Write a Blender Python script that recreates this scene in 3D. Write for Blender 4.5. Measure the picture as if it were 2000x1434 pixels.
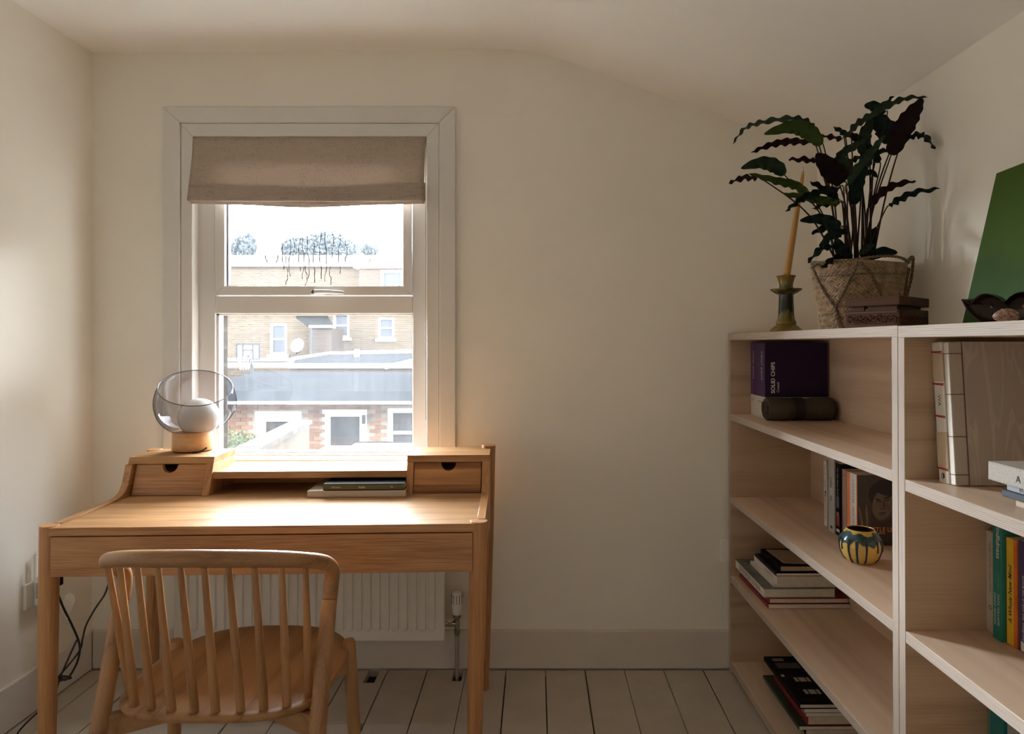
import bpy, bmesh, math, random
from mathutils import Matrix, Vector
random.seed(7)
C = bpy.context.scene.collection
for o in list(bpy.data.objects):
    bpy.data.objects.remove(o)
PI = math.pi

# ------------------------------------------------------------------ camera, sky, exposure
F = 1333.0          # focal length in photograph pixels (24 mm on 36 mm)
CX, CY = 1046.0, 662.0
HC = 1.286          # lens height
sc = bpy.context.scene
cam = bpy.data.cameras.new('camera')
cam.sensor_width = 36.0
cam.lens = F / 2000 * 36
cam.shift_x = -(CX - 1000) / 2000
cam.shift_y = -(717 - CY) / 2000
cam.clip_start = 0.02
cam.clip_end = 300
camo = bpy.data.objects.new('camera', cam)
C.objects.link(camo)
camo.location = (0, 0, HC)
camo.rotation_euler = (PI / 2, 0, 0)
sc.camera = camo

# bright hazy sky: whitest along the horizon, falling off smoothly towards the zenith, the same all round
SKY = 70.0
w = bpy.data.worlds.new('sky')
sc.world = w
w.use_nodes = True
wt = w.node_tree
bg = wt.nodes['Background']
wtc = wt.nodes.new('ShaderNodeTexCoord')
wsp = wt.nodes.new('ShaderNodeSeparateXYZ')
wrp = wt.nodes.new('ShaderNodeValToRGB')
wt.links.new(wtc.outputs['Generated'], wsp.inputs[0])
wt.links.new(wsp.outputs[2], wrp.inputs['Fac'])
wt.links.new(wrp.outputs['Color'], bg.inputs[0])
SKY_FALL = [(0.0, 0.9), (0.16, 0.9), (0.38, 0.45), (0.66, 0.15), (1.0, 0.09)]
el_ = wrp.color_ramp.elements
while len(el_) < len(SKY_FALL): el_.new(0.5)
for e_, (p_, k_) in zip(el_, SKY_FALL):
    e_.position = p_
    e_.color = (0.92 * k_, 0.965 * k_, 1.01 * k_, 1)
bg.inputs[1].default_value = SKY
sc.view_settings.view_transform = 'Standard'
sc.view_settings.look = 'None'
sc.view_settings.gamma = 1
sc.view_settings.use_curve_mapping = False
sc.view_settings.exposure = 1.16
cy = sc.cycles
cy.use_denoising = True
cy.max_bounces = 14
cy.diffuse_bounces = 10
cy.glossy_bounces = 4
cy.transparent_max_bounces = 16
cy.sample_clamp_indirect = 6
cy.caustics_reflective = False
cy.caustics_refractive = False
# a light portal in the window opening (guides sampling of the sky only, gives no light itself)
pl = bpy.data.lights.new('window_portal', 'AREA')
pl.shape = 'RECTANGLE'
pl.size, pl.size_y = 0.92, 1.27
pl.cycles.is_portal = True
plo = bpy.data.objects.new('window_portal', pl)
C.objects.link(plo)
plo.location = (-0.879, 2.94, 1.44)
plo.rotation_euler = (-PI / 2, 0, 0)

# ------------------------------------------------------------------ helpers
def lp(px, py, Y):
    return Vector(((px - CX) * Y / F, Y, HC - (py - CY) * Y / F))

MATS = {}
def newmat(name):
    m = bpy.data.materials.new(name)
    m.use_nodes = True
    nt = m.node_tree
    b = nt.nodes['Principled BSDF']
    return m, nt, b

def node(nt, typ, **kw):
    n = nt.nodes.new(typ)
    for k, v in kw.items():
        setattr(n, k, v)
    return n

def coords(nt, scale=(1, 1, 1), rot=(0, 0, 0)):
    tc = node(nt, 'ShaderNodeTexCoord')
    mp = node(nt, 'ShaderNodeMapping')
    mp.inputs['Scale'].default_value = scale
    mp.inputs['Rotation'].default_value = rot
    nt.links.new(tc.outputs['Object'], mp.inputs['Vector'])
    return mp.outputs['Vector']

def noise(nt, vec, scale, detail=4, rough=0.5, dist=0.0):
    n = node(nt, 'ShaderNodeTexNoise')
    n.inputs['Scale'].default_value = scale
    n.inputs['Detail'].default_value = detail
    n.inputs['Roughness'].default_value = rough
    n.inputs['Distortion'].default_value = dist
    nt.links.new(vec, n.inputs['Vector'])
    return n.outputs['Fac']

def ramp(nt, fac, stops):
    r = node(nt, 'ShaderNodeValToRGB')
    el = r.color_ramp.elements
    while len(el) < len(stops):
        el.new(0.5)
    for e, (p, c) in zip(el, stops):
        e.position = p
        e.color = (c[0], c[1], c[2], 1)
    nt.links.new(fac, r.inputs['Fac'])
    return r.outputs['Color']

def bump(nt, b, h, strength=0.1, dist=0.01):
    n = node(nt, 'ShaderNodeBump')
    n.inputs['Strength'].default_value = strength
    n.inputs['Distance'].default_value = dist
    nt.links.new(h, n.inputs['Height'])
    nt.links.new(n.outputs['Normal'], b.inputs['Normal'])

def mul(c, k):
    return tuple(min(1, x * k) for x in c)

def flat(name, col, rough=0.5, var=0.06, scale=30, bmp=0.0, metal=0.0, spec=0.5):
    if name in MATS:
        return MATS[name]
    m, nt, b = newmat(name)
    v = coords(nt)
    f = noise(nt, v, scale, 5)
    c = ramp(nt, f, [(0.3, mul(col, 1 - var)), (0.7, mul(col, 1 + var))])
    nt.links.new(c, b.inputs['Base Color'])
    b.inputs['Roughness'].default_value = rough
    b.inputs['Metallic'].default_value = metal
    b.inputs['Specular IOR Level'].default_value = spec
    if bmp:
        bump(nt, b, noise(nt, v, scale * 3, 6), bmp, 0.003)
    MATS[name] = m
    return m

def wood(name, axis, dark, light, rough=0.42, ring=7.0, fine=1.0, spec=0.5):
    """timber with its grain running along one object axis"""
    if name in MATS:
        return MATS[name]
    m, nt, b = newmat(name)
    s = [16, 16, 16]
    s[axis] = 0.9
    v = coords(nt, tuple(s))
    s2 = [330, 330, 330]
    s2[axis] = 7
    v2 = coords(nt, tuple(s2))
    big = noise(nt, v, 0.35 * ring / 7, 3, 0.55, 0.6)
    sw = node(nt, 'ShaderNodeMath', operation='MULTIPLY')
    nt.links.new(big, sw.inputs[0])
    sw.inputs[1].default_value = 11.0
    fr = node(nt, 'ShaderNodeMath', operation='PINGPONG')
    nt.links.new(sw.outputs[0], fr.inputs[0])
    fr.inputs[1].default_value = 1.0
    pores = noise(nt, v2, 1.0, 3, 0.6)
    mr = node(nt, 'ShaderNodeMapRange')
    mr.inputs['From Min'].default_value = 0.36; mr.inputs['From Max'].default_value = 0.66
    nt.links.new(pores, mr.inputs['Value'])
    f1 = node(nt, 'ShaderNodeMath', operation='MULTIPLY')
    nt.links.new(mr.outputs[0], f1.inputs[0]); f1.inputs[1].default_value = 0.5 * fine
    f2 = node(nt, 'ShaderNodeMath', operation='MULTIPLY_ADD')
    nt.links.new(fr.outputs[0], f2.inputs[0]); f2.inputs[1].default_value = 1 - 0.5 * fine
    nt.links.new(f1.outputs[0], f2.inputs[2])
    c = ramp(nt, f2.outputs[0], [(0.0, dark), (0.45, tuple((a + 1.6 * q) / 2.6 for a, q in zip(dark, light))), (0.95, light)])
    nt.links.new(c, b.inputs['Base Color'])
    b.inputs['Roughness'].default_value = rough
    b.inputs['Specular IOR Level'].default_value = spec
    bump(nt, b, pores, 0.08, 0.002)
    MATS[name] = m
    return m

def plyedge(name, axis, along):
    """layered cut edge of birch plywood; stripes stacked along one axis"""
    m, nt, b = newmat(name)
    tc = node(nt, 'ShaderNodeTexCoord')
    sp = node(nt, 'ShaderNodeSeparateXYZ')
    nt.links.new(tc.outputs['Object'], sp.inputs[0])
    k = node(nt, 'ShaderNodeMath', operation='MULTIPLY')
    nt.links.new(sp.outputs[axis], k.inputs[0])
    k.inputs[1].default_value = 1 / 0.0037
    pp = node(nt, 'ShaderNodeMath', operation='PINGPONG')
    nt.links.new(k.outputs[0], pp.inputs[0])
    pp.inputs[1].default_value = 0.5
    s = [220, 220, 220]
    s[along] = 7
    s[axis] = 270
    n = noise(nt, coords(nt, tuple(s)), 1.0, 3, 0.6)
    ad = node(nt, 'ShaderNodeMath', operation='MULTIPLY_ADD')
    nt.links.new(n, ad.inputs[0])
    ad.inputs[1].default_value = 0.75
    nt.links.new(pp.outputs[0], ad.inputs[2])
    c = ramp(nt, ad.outputs[0], [(0.20, (0.10, 0.07, 0.05)), (0.33, (0.29, 0.225, 0.175)), (0.5, (0.43, 0.355, 0.295)), (0.9, (0.52, 0.44, 0.375))])
    nt.links.new(c, b.inputs['Base Color'])
    b.inputs['Roughness'].default_value = 0.6
    MATS[name] = m
    return m

class MB:
    def __init__(s):
        s.v, s.f, s.mi = [], [], []
    def face(s, idx, mi=0):
        s.f.append(tuple(idx)); s.mi.append(mi)
    def box(s, x0, x1, y0, y1, z0, z1, mi=0, fm=None):
        n = len(s.v)
        s.v += [Vector(p) for p in ((x0,y0,z0),(x1,y0,z0),(x1,y1,z0),(x0,y1,z0),(x0,y0,z1),(x1,y0,z1),(x1,y1,z1),(x0,y1,z1))]
        fs = {'-z':(3,2,1,0),'+z':(4,5,6,7),'-y':(0,1,5,4),'+x':(1,2,6,5),'+y':(2,3,7,6),'-x':(3,0,4,7)}
        for k, q in fs.items():
            s.face([n + i for i in q], (fm or {}).get(k, mi))
        return s
    def prism(s, pts, d, mi=0, cap=None):
        """pts: closed loop of 3D points, extruded by vector d"""
        n = len(s.v); k = len(pts); d = Vector(d)
        P = [Vector(p) for p in pts]
        nv = Vector((0, 0, 0))
        for i in range(k):
            nv += P[i].cross(P[(i + 1) % k])
        if nv.dot(d) > 0:
            P.reverse()
        s.v += P + [p + d for p in P]
        cm = mi if cap is None else cap
        s.face(range(n, n + k), cm)
        s.face(reversed(range(n + k, n + 2 * k)), cm)
        for i in range(k):
            j = (i + 1) % k
            s.face((n + j, n + i, n + k + i, n + k + j), mi)
        return s
    def rings(s, rings, closed=True, cap0=True, cap1=True, mi=0):
        n = len(s.v); k = len(rings[0])
        for r in rings:
            s.v += [Vector(p) for p in r]
        for a in range(len(rings) - 1):
            for i in range(k if closed else k - 1):
                j = (i + 1) % k
                s.face((n + a*k + i, n + a*k + j, n + (a+1)*k + j, n + (a+1)*k + i), mi)
        if cap0: s.face(reversed(range(n, n + k)), mi)
        if cap1: s.face(range(n + (len(rings)-1)*k, n + len(rings)*k), mi)
        return s
    def tube(s, path, rad, seg=12, mi=0, cap=True, flat=1.0):
        path = [Vector(p) for p in path]
        if not hasattr(rad, '__len__'): rad = [rad] * len(path)
        ref = None; rs = []
        for i, p in enumerate(path):
            t = (path[min(i + 1, len(path) - 1)] - path[max(i - 1, 0)]).normalized()
            if ref is None:
                ref = Vector((0, 0, 1)) if abs(t.z) < 0.9 else Vector((1, 0, 0))
            u = (ref - t * ref.dot(t)).normalized()
            ref = u
            w2 = t.cross(u)
            rs.append([p + (u * math.cos(2*PI*k/seg) * flat + w2 * math.sin(2*PI*k/seg)) * rad[i] for k in range(seg)])
        return s.rings(rs, True, cap, cap, mi)
    def lathe(s, prof, seg=32, c=(0, 0, 0), cap0=True, cap1=True, mi=0):
        c = Vector(c)
        rs = [[c + Vector((r * math.cos(2*PI*k/seg), r * math.sin(2*PI*k/seg), z)) for k in range(seg)] for r, z in prof]
        return s.rings(rs, True, cap0, cap1, mi)
    def build(s, name, mats, parent=None, world=False, smooth=None, bevel=0.0, bseg=2, kind=None, label=None, sub=0):
        if not isinstance(mats, (list, tuple)): mats = [mats]
        me = bpy.data.meshes.new(name)
        vs = s.v
        if world and parent is not None:
            inv = wm(parent).inverted()
            vs = [inv @ v for v in vs]
        me.from_pydata([tuple(v) for v in vs], [], s.f)
        for m in mats: me.materials.append(m)
        if len(mats) > 1: me.polygons.foreach_set('material_index', s.mi)
        if smooth is not None:
            me.polygons.foreach_set('use_smooth', [True] * len(s.f))
            me.set_sharp_from_angle(angle=math.radians(smooth))
        me.update()
        o = bpy.data.objects.new(name, me)
        C.objects.link(o)
        if parent is not None: o.parent = parent
        if bevel:
            bv = o.modifiers.new('bevel', 'BEVEL')
            bv.width = bevel; bv.segments = bseg; bv.limit_method = 'ANGLE'; bv.angle_limit = math.radians(40)
        if sub:
            sm = o.modifiers.new('sub', 'SUBSURF'); sm.levels = sub; sm.render_levels = sub
        if kind: o['kind'] = kind
        if label: o['label'] = label
        return o

def wm(o):
    m = o.matrix_basis.copy()
    while o.parent is not None:
        o = o.parent
        m = o.matrix_basis @ m
    return m

def tag(o, label, cat, group=None):
    o['label'] = label; o['category'] = cat
    if group: o['group'] = group
    return o

def thing(name, label, cat, M=None, group=None):
    o = bpy.data.objects.new(name, None)
    o.empty_display_size = 0.05
    C.objects.link(o)
    if M is not None:
        o.matrix_basis = M if isinstance(M, Matrix) else Matrix.Translation(Vector(M))
    return tag(o, label, cat, group)

def structure(o):
    o['kind'] = 'structure'
    return o

def catmull(pts, n=8):
    P = [Vector(p) for p in pts]
    out = []
    for i in range(len(P) - 1):
        p0 = P[max(i - 1, 0)]; p1 = P[i]; p2 = P[i + 1]; p3 = P[min(i + 2, len(P) - 1)]
        for k in range(n):
            t = k / n
            out.append(0.5 * ((2 * p1) + (p2 - p0) * t + (2*p0 - 5*p1 + 4*p2 - p3) * t*t + (3*p1 - p0 - 3*p2 + p3) * t**3))
    out.append(P[-1])
    return out

def lerp_list(vals, n):
    out = []
    for i in range(len(vals) - 1):
        for k in range(n):
            out.append(vals[i] + (vals[i+1] - vals[i]) * k / n)
    out.append(vals[-1])
    return out

def basis(origin, r, u):
    r = Vector(r).normalized(); u = Vector(u).normalized(); n = r.cross(u)
    return Matrix(((r.x, u.x, n.x, origin[0]), (r.y, u.y, n.y, origin[1]), (r.z, u.z, n.z, origin[2]), (0, 0, 0, 1)))

def text(s, m, parent, M, width=None, height=None, name='lettering', shear=0.0, depth=0.0003, bold=0.0):
    """flat printed lettering; M maps text plane (x right, y up, centred) into the parent's frame"""
    cu = bpy.data.curves.new(name, 'FONT')
    cu.body = s
    cu.align_x = 'CENTER'; cu.align_y = 'CENTER'
    cu.shear = shear; cu.extrude = 0.0; cu.offset = bold; cu.resolution_u = 3
    t = bpy.data.objects.new(name, cu)
    C.objects.link(t)
    dg = bpy.context.evaluated_depsgraph_get()
    me = bpy.data.meshes.new_from_object(t.evaluated_get(dg))
    bpy.data.objects.remove(t)
    xs = [v.co.x for v in me.vertices]; ys = [v.co.y for v in me.vertices]
    wx = max(xs) - min(xs); hy = max(ys) - min(ys)
    mx = (max(xs) + min(xs)) / 2; my = (max(ys) + min(ys)) / 2
    sx = sy = (height / hy) if height else (width / wx)
    if width and height: sx = width / wx
    for v in me.vertices:
        v.co = M @ Vector(((v.co.x - mx) * sx, (v.co.y - my) * sy, depth))
    me.materials.clear(); me.materials.append(m)
    me.name = name
    o = bpy.data.objects.new(name, me)
    C.objects.link(o); o.parent = parent
    return o

# ------------------------------------------------------------------ materials
def paint(name, col, rough=0.6, var=0.025, bs=0.05, sc_=1.6):
    m, nt, b = newmat(name)
    v = coords(nt)
    c = ramp(nt, noise(nt, v, sc_, 4, 0.6), [(0.3, mul(col, 1 - var)), (0.7, mul(col, 1 + var))])
    nt.links.new(c, b.inputs['Base Color'])
    b.inputs['Roughness'].default_value = rough
    b.inputs['Specular IOR Level'].default_value = 0.3
    bump(nt, b, noise(nt, v, 9, 6, 0.6), bs, 0.02)
    return m
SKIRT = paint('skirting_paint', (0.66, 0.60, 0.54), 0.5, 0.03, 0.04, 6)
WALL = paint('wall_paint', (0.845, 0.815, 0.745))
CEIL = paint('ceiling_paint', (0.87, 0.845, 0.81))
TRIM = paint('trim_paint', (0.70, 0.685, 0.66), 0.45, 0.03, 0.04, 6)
UPVC = paint('window_plastic', (0.70, 0.69, 0.675), 0.35, 0.01, 0.0, 3)
FLOORP = paint('floor_paint', (0.50, 0.45, 0.385), 0.5, 0.07, 0.15, 7)
DARK = flat('dark_gap', (0.02, 0.016, 0.013), 0.9)
OAKD, OAKL = (0.26, 0.105, 0.034), (0.58, 0.30, 0.125)
OAKX = wood('oak_along_x', 0, OAKD, OAKL, 0.36)
OAKT = wood('oiled_oak_top', 0, (0.26, 0.125, 0.05), (0.52, 0.30, 0.145), 0.5, spec=0.06)
OAKY = wood('oak_along_y', 1, OAKD, OAKL, 0.38)
OAKZ = wood('oak_along_z', 2, OAKD, OAKL, 0.42)
CHD, CHL = (0.235, 0.108, 0.042), (0.44, 0.235, 0.102)
CHX = wood('chair_oak_x', 0, CHD, CHL, 0.33, fine=.6)
CHZ = wood('chair_oak_z', 2, CHD, CHL, 0.36, fine=.6)
BIRCH_D, BIRCH_L = (0.42, 0.285, 0.18), (0.60, 0.44, 0.31)
PLY_LIT = wood('birch_lit_y', 1, (0.54, 0.39, 0.27), (0.74, 0.58, 0.44), 0.40, 4, 0.6, 0.55)  # paler birch, window light on the shelves put into its colour
PLY_SHADED = wood('birch_shaded_x', 0, mul(BIRCH_D, .92), mul(BIRCH_L, .92), 0.5, 4, 0.6, 0.3)  # darker birch, shade on the side panels put into its colour
PEH = plyedge('ply_edge_flat', 2, 1)
PEV = plyedge('ply_edge_upright', 1, 2)
BLACK = flat('black_ink', (0.012, 0.012, 0.013), 0.5)
WHITEINK = flat('white_ink', (0.80, 0.78, 0.74), 0.5)
PAGES = flat('page_edges', (0.66, 0.60, 0.50), 0.8, 0.08, 60)
PAGESW = flat('white_page_edges', (0.74, 0.70, 0.64), 0.8, 0.06, 60)

# ------------------------------------------------------------------ room shell
WY = 2.668      # back wall face
LX, RX = -1.735, 1.101
NY = -1.75      # wall behind the camera
# profile of the ceiling along the back wall (flat, then a soft bend into the slope)
prof_px = [(60, 104), (187, 102), (325, 103), (600, 99), (900, 97), (985, 97), (1012, 98), (1040, 101), (1062, 105.5), (1085, 112), (1120, 124.7), (1196, 152), (1274, 180), (1350, 208), (1428, 234), (1490, 255), (1596, 292), (1660, 314)]
prof = [((x - CX) * WY / F, HC - (y - CY) * WY / F) for x, y in prof_px]
prof[0] = (LX - 0.25, prof[0][1]); prof[-1] = (RX + 0.1, prof[-2][1] - 0.035)
m = MB()
pts = [Vector((x, NY - 0.2, z)) for x, z in prof] + [Vector((RX + 0.1, NY - 0.2, 2.75)), Vector((LX - 0.25, NY - 0.2, 2.75))]
m.prism(pts, (0, WY + 0.28 - NY + 0.2, 0))
structure(m.build('ceiling', CEIL, smooth=25))

HX0, HX1, HZ0, HZ1 = -1.334, -0.4235, 0.80, 2.073
TH = 0.28
m = MB()
WO = 0.02       # the masonry opening is a little larger than the lining that dresses it
m.box(LX - 0.2, HX0 - WO, WY, WY + TH, -0.05, 2.7)
m.box(HX1 + WO, RX + 0.2, WY, WY + TH, -0.05, 2.7)
m.box(HX0 - WO, HX1 + WO, WY, WY + TH, HZ1 + WO, 2.7)
m.box(HX0 - WO, HX1 + WO, WY, WY + TH, -0.05, HZ0 - .004)
structure(m.build('wall_back', WALL))
structure(MB().box(LX - 0.2, LX, NY - 0.2, WY, -0.05, 2.7).build('wall_left', WALL))
structure(MB().box(RX, RX + 0.2, NY - 0.2, WY, -0.05, 2.7).build('wall_right', WALL))
structure(MB().box(LX, RX, NY - 0.2, NY, -0.05, 2.7).build('wall_front', WALL))

# floor: a dark void under separate painted boards
fl = structure(MB().box(LX - 0.2, RX + 0.2, NY - 0.2, WY + TH, -0.08, -0.035).build('floor', DARK))
def board(poly):
    poly = [Vector((x, y, -0.03)) for x, y in poly]
    MB().prism(poly, (0, 0, 0.03)).build('floorboard', FLOORP, fl, bevel=0.0015, bseg=1)
rng = random.Random(3)
k = -12
EY = 2.652
while 0.038 + k * 0.153 < RX:
    xa = max(0.038 + k * 0.153, LX); xb = min(0.038 + (k + 1) * 0.153, RX)
    k += 1
    if xb - xa < 0.02: continue
    g0 = rng.choice((0.0012, 0.002, 0.003)); g1 = rng.choice((0.001, 0.0014, 0.002))
    xa += g0; xb -= g1
    kk = k - 1
    cut = rng.uniform(0.2, 1.2)
    if kk == -5:
        board([(xa, 2.285), (xb, 2.285), (xb, EY), (-0.604, EY), (-0.604, 2.553), (-0.646, 2.553), (-0.646, EY), (xa, EY)])
        board([(xa, NY), (xb, NY), (xb, 2.245), (xb - 0.022, 2.262), (xb - 0.022, 2.281), (xa, 2.281)])
    elif kk == -3:
        board([(xa, NY), (xb, NY), (xb, EY), (-0.280, EY), (-0.280, 2.565), (-0.314, 2.565), (-0.314, EY), (xa, EY)])
    else:
        board([(xa, cut + 0.002), (xb, cut + 0.002), (xb, EY - 0.004), (xa, EY - 0.004)])
        board([(xa, NY), (xb, NY), (xb, cut - 0.002), (xa, cut - 0.002)])
# skirting boards
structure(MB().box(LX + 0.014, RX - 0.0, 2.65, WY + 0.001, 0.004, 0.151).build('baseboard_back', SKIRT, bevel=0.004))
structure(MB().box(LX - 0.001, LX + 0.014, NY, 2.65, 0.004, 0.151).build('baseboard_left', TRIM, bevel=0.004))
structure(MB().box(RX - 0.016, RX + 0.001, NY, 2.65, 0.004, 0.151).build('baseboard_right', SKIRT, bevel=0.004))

# ------------------------------------------------------------------ window
win = bpy.data.objects.new('window_1', None); C.objects.link(win); structure(win)
win.location = (-0.879, WY, HZ0)
def frame_piece(name, a, b, c, d, y0, y1, mat, bevel=0.002):
    """board between outline points a b c d given in x,z"""
    MB().prism([(p[0], y0, p[1]) for p in (a, b, c, d)], (0, y1 - y0, 0)).build(name, mat, win, world=True, bevel=bevel, bseg=1)
ox0, ox1, oz = -1.447, -0.310, 2.1885
ix0, ix1, iz = -1.380, -0.374, 2.125
zb = 0.80
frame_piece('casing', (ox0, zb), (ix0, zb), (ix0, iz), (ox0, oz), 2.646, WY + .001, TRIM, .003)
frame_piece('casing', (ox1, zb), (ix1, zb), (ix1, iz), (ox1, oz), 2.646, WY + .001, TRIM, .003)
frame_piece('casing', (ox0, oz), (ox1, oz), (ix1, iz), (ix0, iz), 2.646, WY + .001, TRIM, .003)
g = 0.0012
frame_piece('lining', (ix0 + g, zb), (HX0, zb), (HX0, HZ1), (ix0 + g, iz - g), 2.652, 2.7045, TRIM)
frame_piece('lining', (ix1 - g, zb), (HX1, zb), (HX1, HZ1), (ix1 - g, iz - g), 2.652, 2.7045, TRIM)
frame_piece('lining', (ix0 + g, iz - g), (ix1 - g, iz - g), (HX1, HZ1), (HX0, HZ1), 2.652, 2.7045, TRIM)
# sill board
MB().box(ox0 - 0.02, ox1 + 0.02, 2.618, 2.72, 0.796, 0.823).build('window_sill', TRIM, win, world=True, bevel=0.004)
# outer plastic frame
FY0, FY1 = 2.705, 2.775
fx0, fx1 = HX0 - .018, HX1 + .018
L0, L1 = -1.270, -0.487
for (a, b, c, d) in ((fx0, L0, 0.80, HZ1), (L1, fx1, 0.80, HZ1)):
    MB().box(a, b, FY0, FY1, c, d + .018).build('window_frame', UPVC, win, world=True, bevel=0.003)
MB().box(L0, L1, FY0, FY1, 0.80, 0.832).build('window_frame', UPVC, win, world=True, bevel=0.003)
MB().box(L0, L1, FY0, FY1, 1.386, 1.456).build('transom', UPVC, win, world=True, bevel=0.003)
MB().box(L0, L1, FY0, FY1, HZ1 - 0.05, HZ1 + .018).build('window_frame', UPVC, win, world=True, bevel=0.003)
# beads round the lower pane
for (a, b, c, d) in ((L0, L0 + .010, .832, 1.386), (L1 - .004, L1, .832, 1.386), (L0, L1, 1.380, 1.386), (L0, L1, .832, .838)):
    MB().box(a, b, FY0 + .012, FY1 - .02, c, d).build('glazing_bead', UPVC, win, world=True)
# opening upper sash, mitred
sx0, sx1, sz0, sz1 = L0 + .003, L1 - .003, 1.459, 2.02
gx0, gx1, gz0, gz1 = -1.228, -0.524, 1.495, 1.985
q = .0006
def sash(a, b, c, d):
    MB().prism([(p[0], 2.695, p[1]) for p in (a, b, c, d)], (0, .06, 0)).build('sash_rail', UPVC, win, world=True, bevel=0.0025, bseg=2)
sash((sx0, sz0 + q), (gx0, gz0 + q), (gx0, gz1), (sx0, sz1))
sash((sx1, sz0 + q), (gx1, gz0 + q), (gx1, gz1), (sx1, sz1))
sash((sx0 + q, sz0), (sx1 - q, sz0), (gx1 - q, gz0), (gx0 + q, gz0))
sash((sx0 + q, sz1), (sx1 - q, sz1), (gx1 - q, gz1), (gx0 + q, gz1))
GASK = flat('gasket', (0.10, 0.10, 0.13), 0.6)
m = MB()
m.box(gx0, gx0 + .006, 2.715, 2.738, gz0, gz1); m.box(gx1 - .003, gx1, 2.715, 2.738, gz0, gz1)
m.box(gx0, gx1, 2.715, 2.738, gz0, gz0 + .003)
m.build('gasket', GASK, win, world=True)
# glass with the misted, rain-marked film the photograph shows
def glassmat(name, haze, streak):
    m, nt, b = newmat(name)
    nt.nodes.remove(b)
    out = nt.nodes['Material Output']
    tr = node(nt, 'ShaderNodeBsdfTransparent'); tr.inputs[0].default_value = (0.96, 0.98, 0.98, 1)
    tl = node(nt, 'ShaderNodeBsdfTranslucent'); tl.inputs[0].default_value = (0.95, 0.97, 1.0, 1)
    gl = node(nt, 'ShaderNodeBsdfGlossy'); gl.inputs['Roughness'].default_value = 0.02
    mx = node(nt, 'ShaderNodeMixShader'); mx2 = node(nt, 'ShaderNodeMixShader')
    n = noise(nt, coords(nt, (60, 60, 3)), 1.0, 4, 0.6)
    n2 = noise(nt, coords(nt, (3, 3, 3)), 1.0, 3, 0.5)
    mm = node(nt, 'ShaderNodeMath', operation='MULTIPLY')
    nt.links.new(n, mm.inputs[0]); nt.links.new(n2, mm.inputs[1])
    r = node(nt, 'ShaderNodeMapRange')
    r.inputs['From Min'].default_value = 0.1; r.inputs['From Max'].default_value = 0.45
    r.inputs['To Min'].default_value = haze * (1 - streak); r.inputs['To Max'].default_value = haze * (1 + streak)
    nt.links.new(mm.outputs[0], r.inputs['Value'])
    nt.links.new(r.outputs[0], mx.inputs['Fac'])
    nt.links.new(tr.outputs[0], mx.inputs[1]); nt.links.new(tl.outputs[0], mx.inputs[2])
    mx2.inputs['Fac'].default_value = .03
    nt.links.new(mx.outputs[0], mx2.inputs[1]); nt.links.new(gl.outputs[0], mx2.inputs[2])
    nt.links.new(mx2.outputs[0], out.inputs['Surface'])
    return m
PANE_UP = glassmat('misted_glass', 0.017, 0.3)
PANE_LO = glassmat('rain_marked_glass', 0.019, 0.4)
def pane(x0, x1, z0, z1, mat):
    b = MB()
    b.v = [Vector((x0, 2.732, z0)), Vector((x1, 2.732, z0)), Vector((x1, 2.732, z1)), Vector((x0, 2.732, z1))]
    b.face((0, 1, 2, 3))
    return b.build('glass_pane', mat, win, world=True)
pane(L0, L1, .832, 1.386, PANE_LO)
pu = pane(gx0, gx1, gz0, gz1, PANE_UP)
# water trails on the inside of the misted pane
WATER, nt, b = newmat('water_trail')
nt.nodes.remove(b)
tr = node(nt, 'ShaderNodeBsdfTransparent'); tr.inputs[0].default_value = (0.0085, 0.0098, 0.0115, 1)
nt.links.new(tr.outputs[0], nt.nodes['Material Output'].inputs['Surface'])
m = MB()
for px, ya, yb in ((541, 453, 520), (553, 445, 527), (566, 462, 540), (574, 452, 500), (585, 440, 530), (592, 455, 545), (602, 450, 545), (613, 475, 552), (626, 443, 545), (636, 436, 550), (650, 448, 505), (663, 450, 535), (520, 490, 520), (676, 468, 512), (560, 500, 556), (598, 515, 560), (645, 520, 556)):
    a = lp(px, ya, 2.7305); bb = lp(px, yb, 2.7305)
    n = 16; ph = rng.uniform(0, 6)
    path = []
    for i in range(n + 1):
        t = i / n
        p = a.lerp(bb, t)
        p.x += .004 * math.sin(ph + 7 * t) + .0016 * math.sin(ph * 3 + 21 * t)
        path.append(p)
    m.tube(path, [.0006 + .0010 * rng.random() for _ in path], 5)
m.build('water_trail', WATER, win, world=True, kind='stuff')
# handle
m = MB()
hp = lp(622, 571, 2.69)
m.box(hp.x - .033, hp.x + .030, 2.682, 2.696, hp.z - .011, hp.z + .009)
ho = m.build('handle_plate', UPVC, win, world=True, bevel=.005, bseg=3)
m = MB()
m.tube([(hp.x - .01, 2.672, hp.z), (hp.x + .03, 2.668, hp.z + .001), (hp.x + .09, 2.668, hp.z - .002), (hp.x + .104, 2.670, hp.z - .004)], [.010, .0085, .0075, .006], 12)
m.tube([(hp.x - .012, 2.69, hp.z), (hp.x - .012, 2.668, hp.z)], [.012, .010], 14)
m.build('window_handle', UPVC, win, world=True, smooth=50)
m = MB()
m.tube([(hp.x - .012, 2.669, hp.z), (hp.x - .012, 2.663, hp.z)], .007, 14)
m.build('key_lock', flat('lock_steel', (0.10, 0.10, 0.13), 0.3, metal=0.6), win, world=True, smooth=50)

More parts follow.
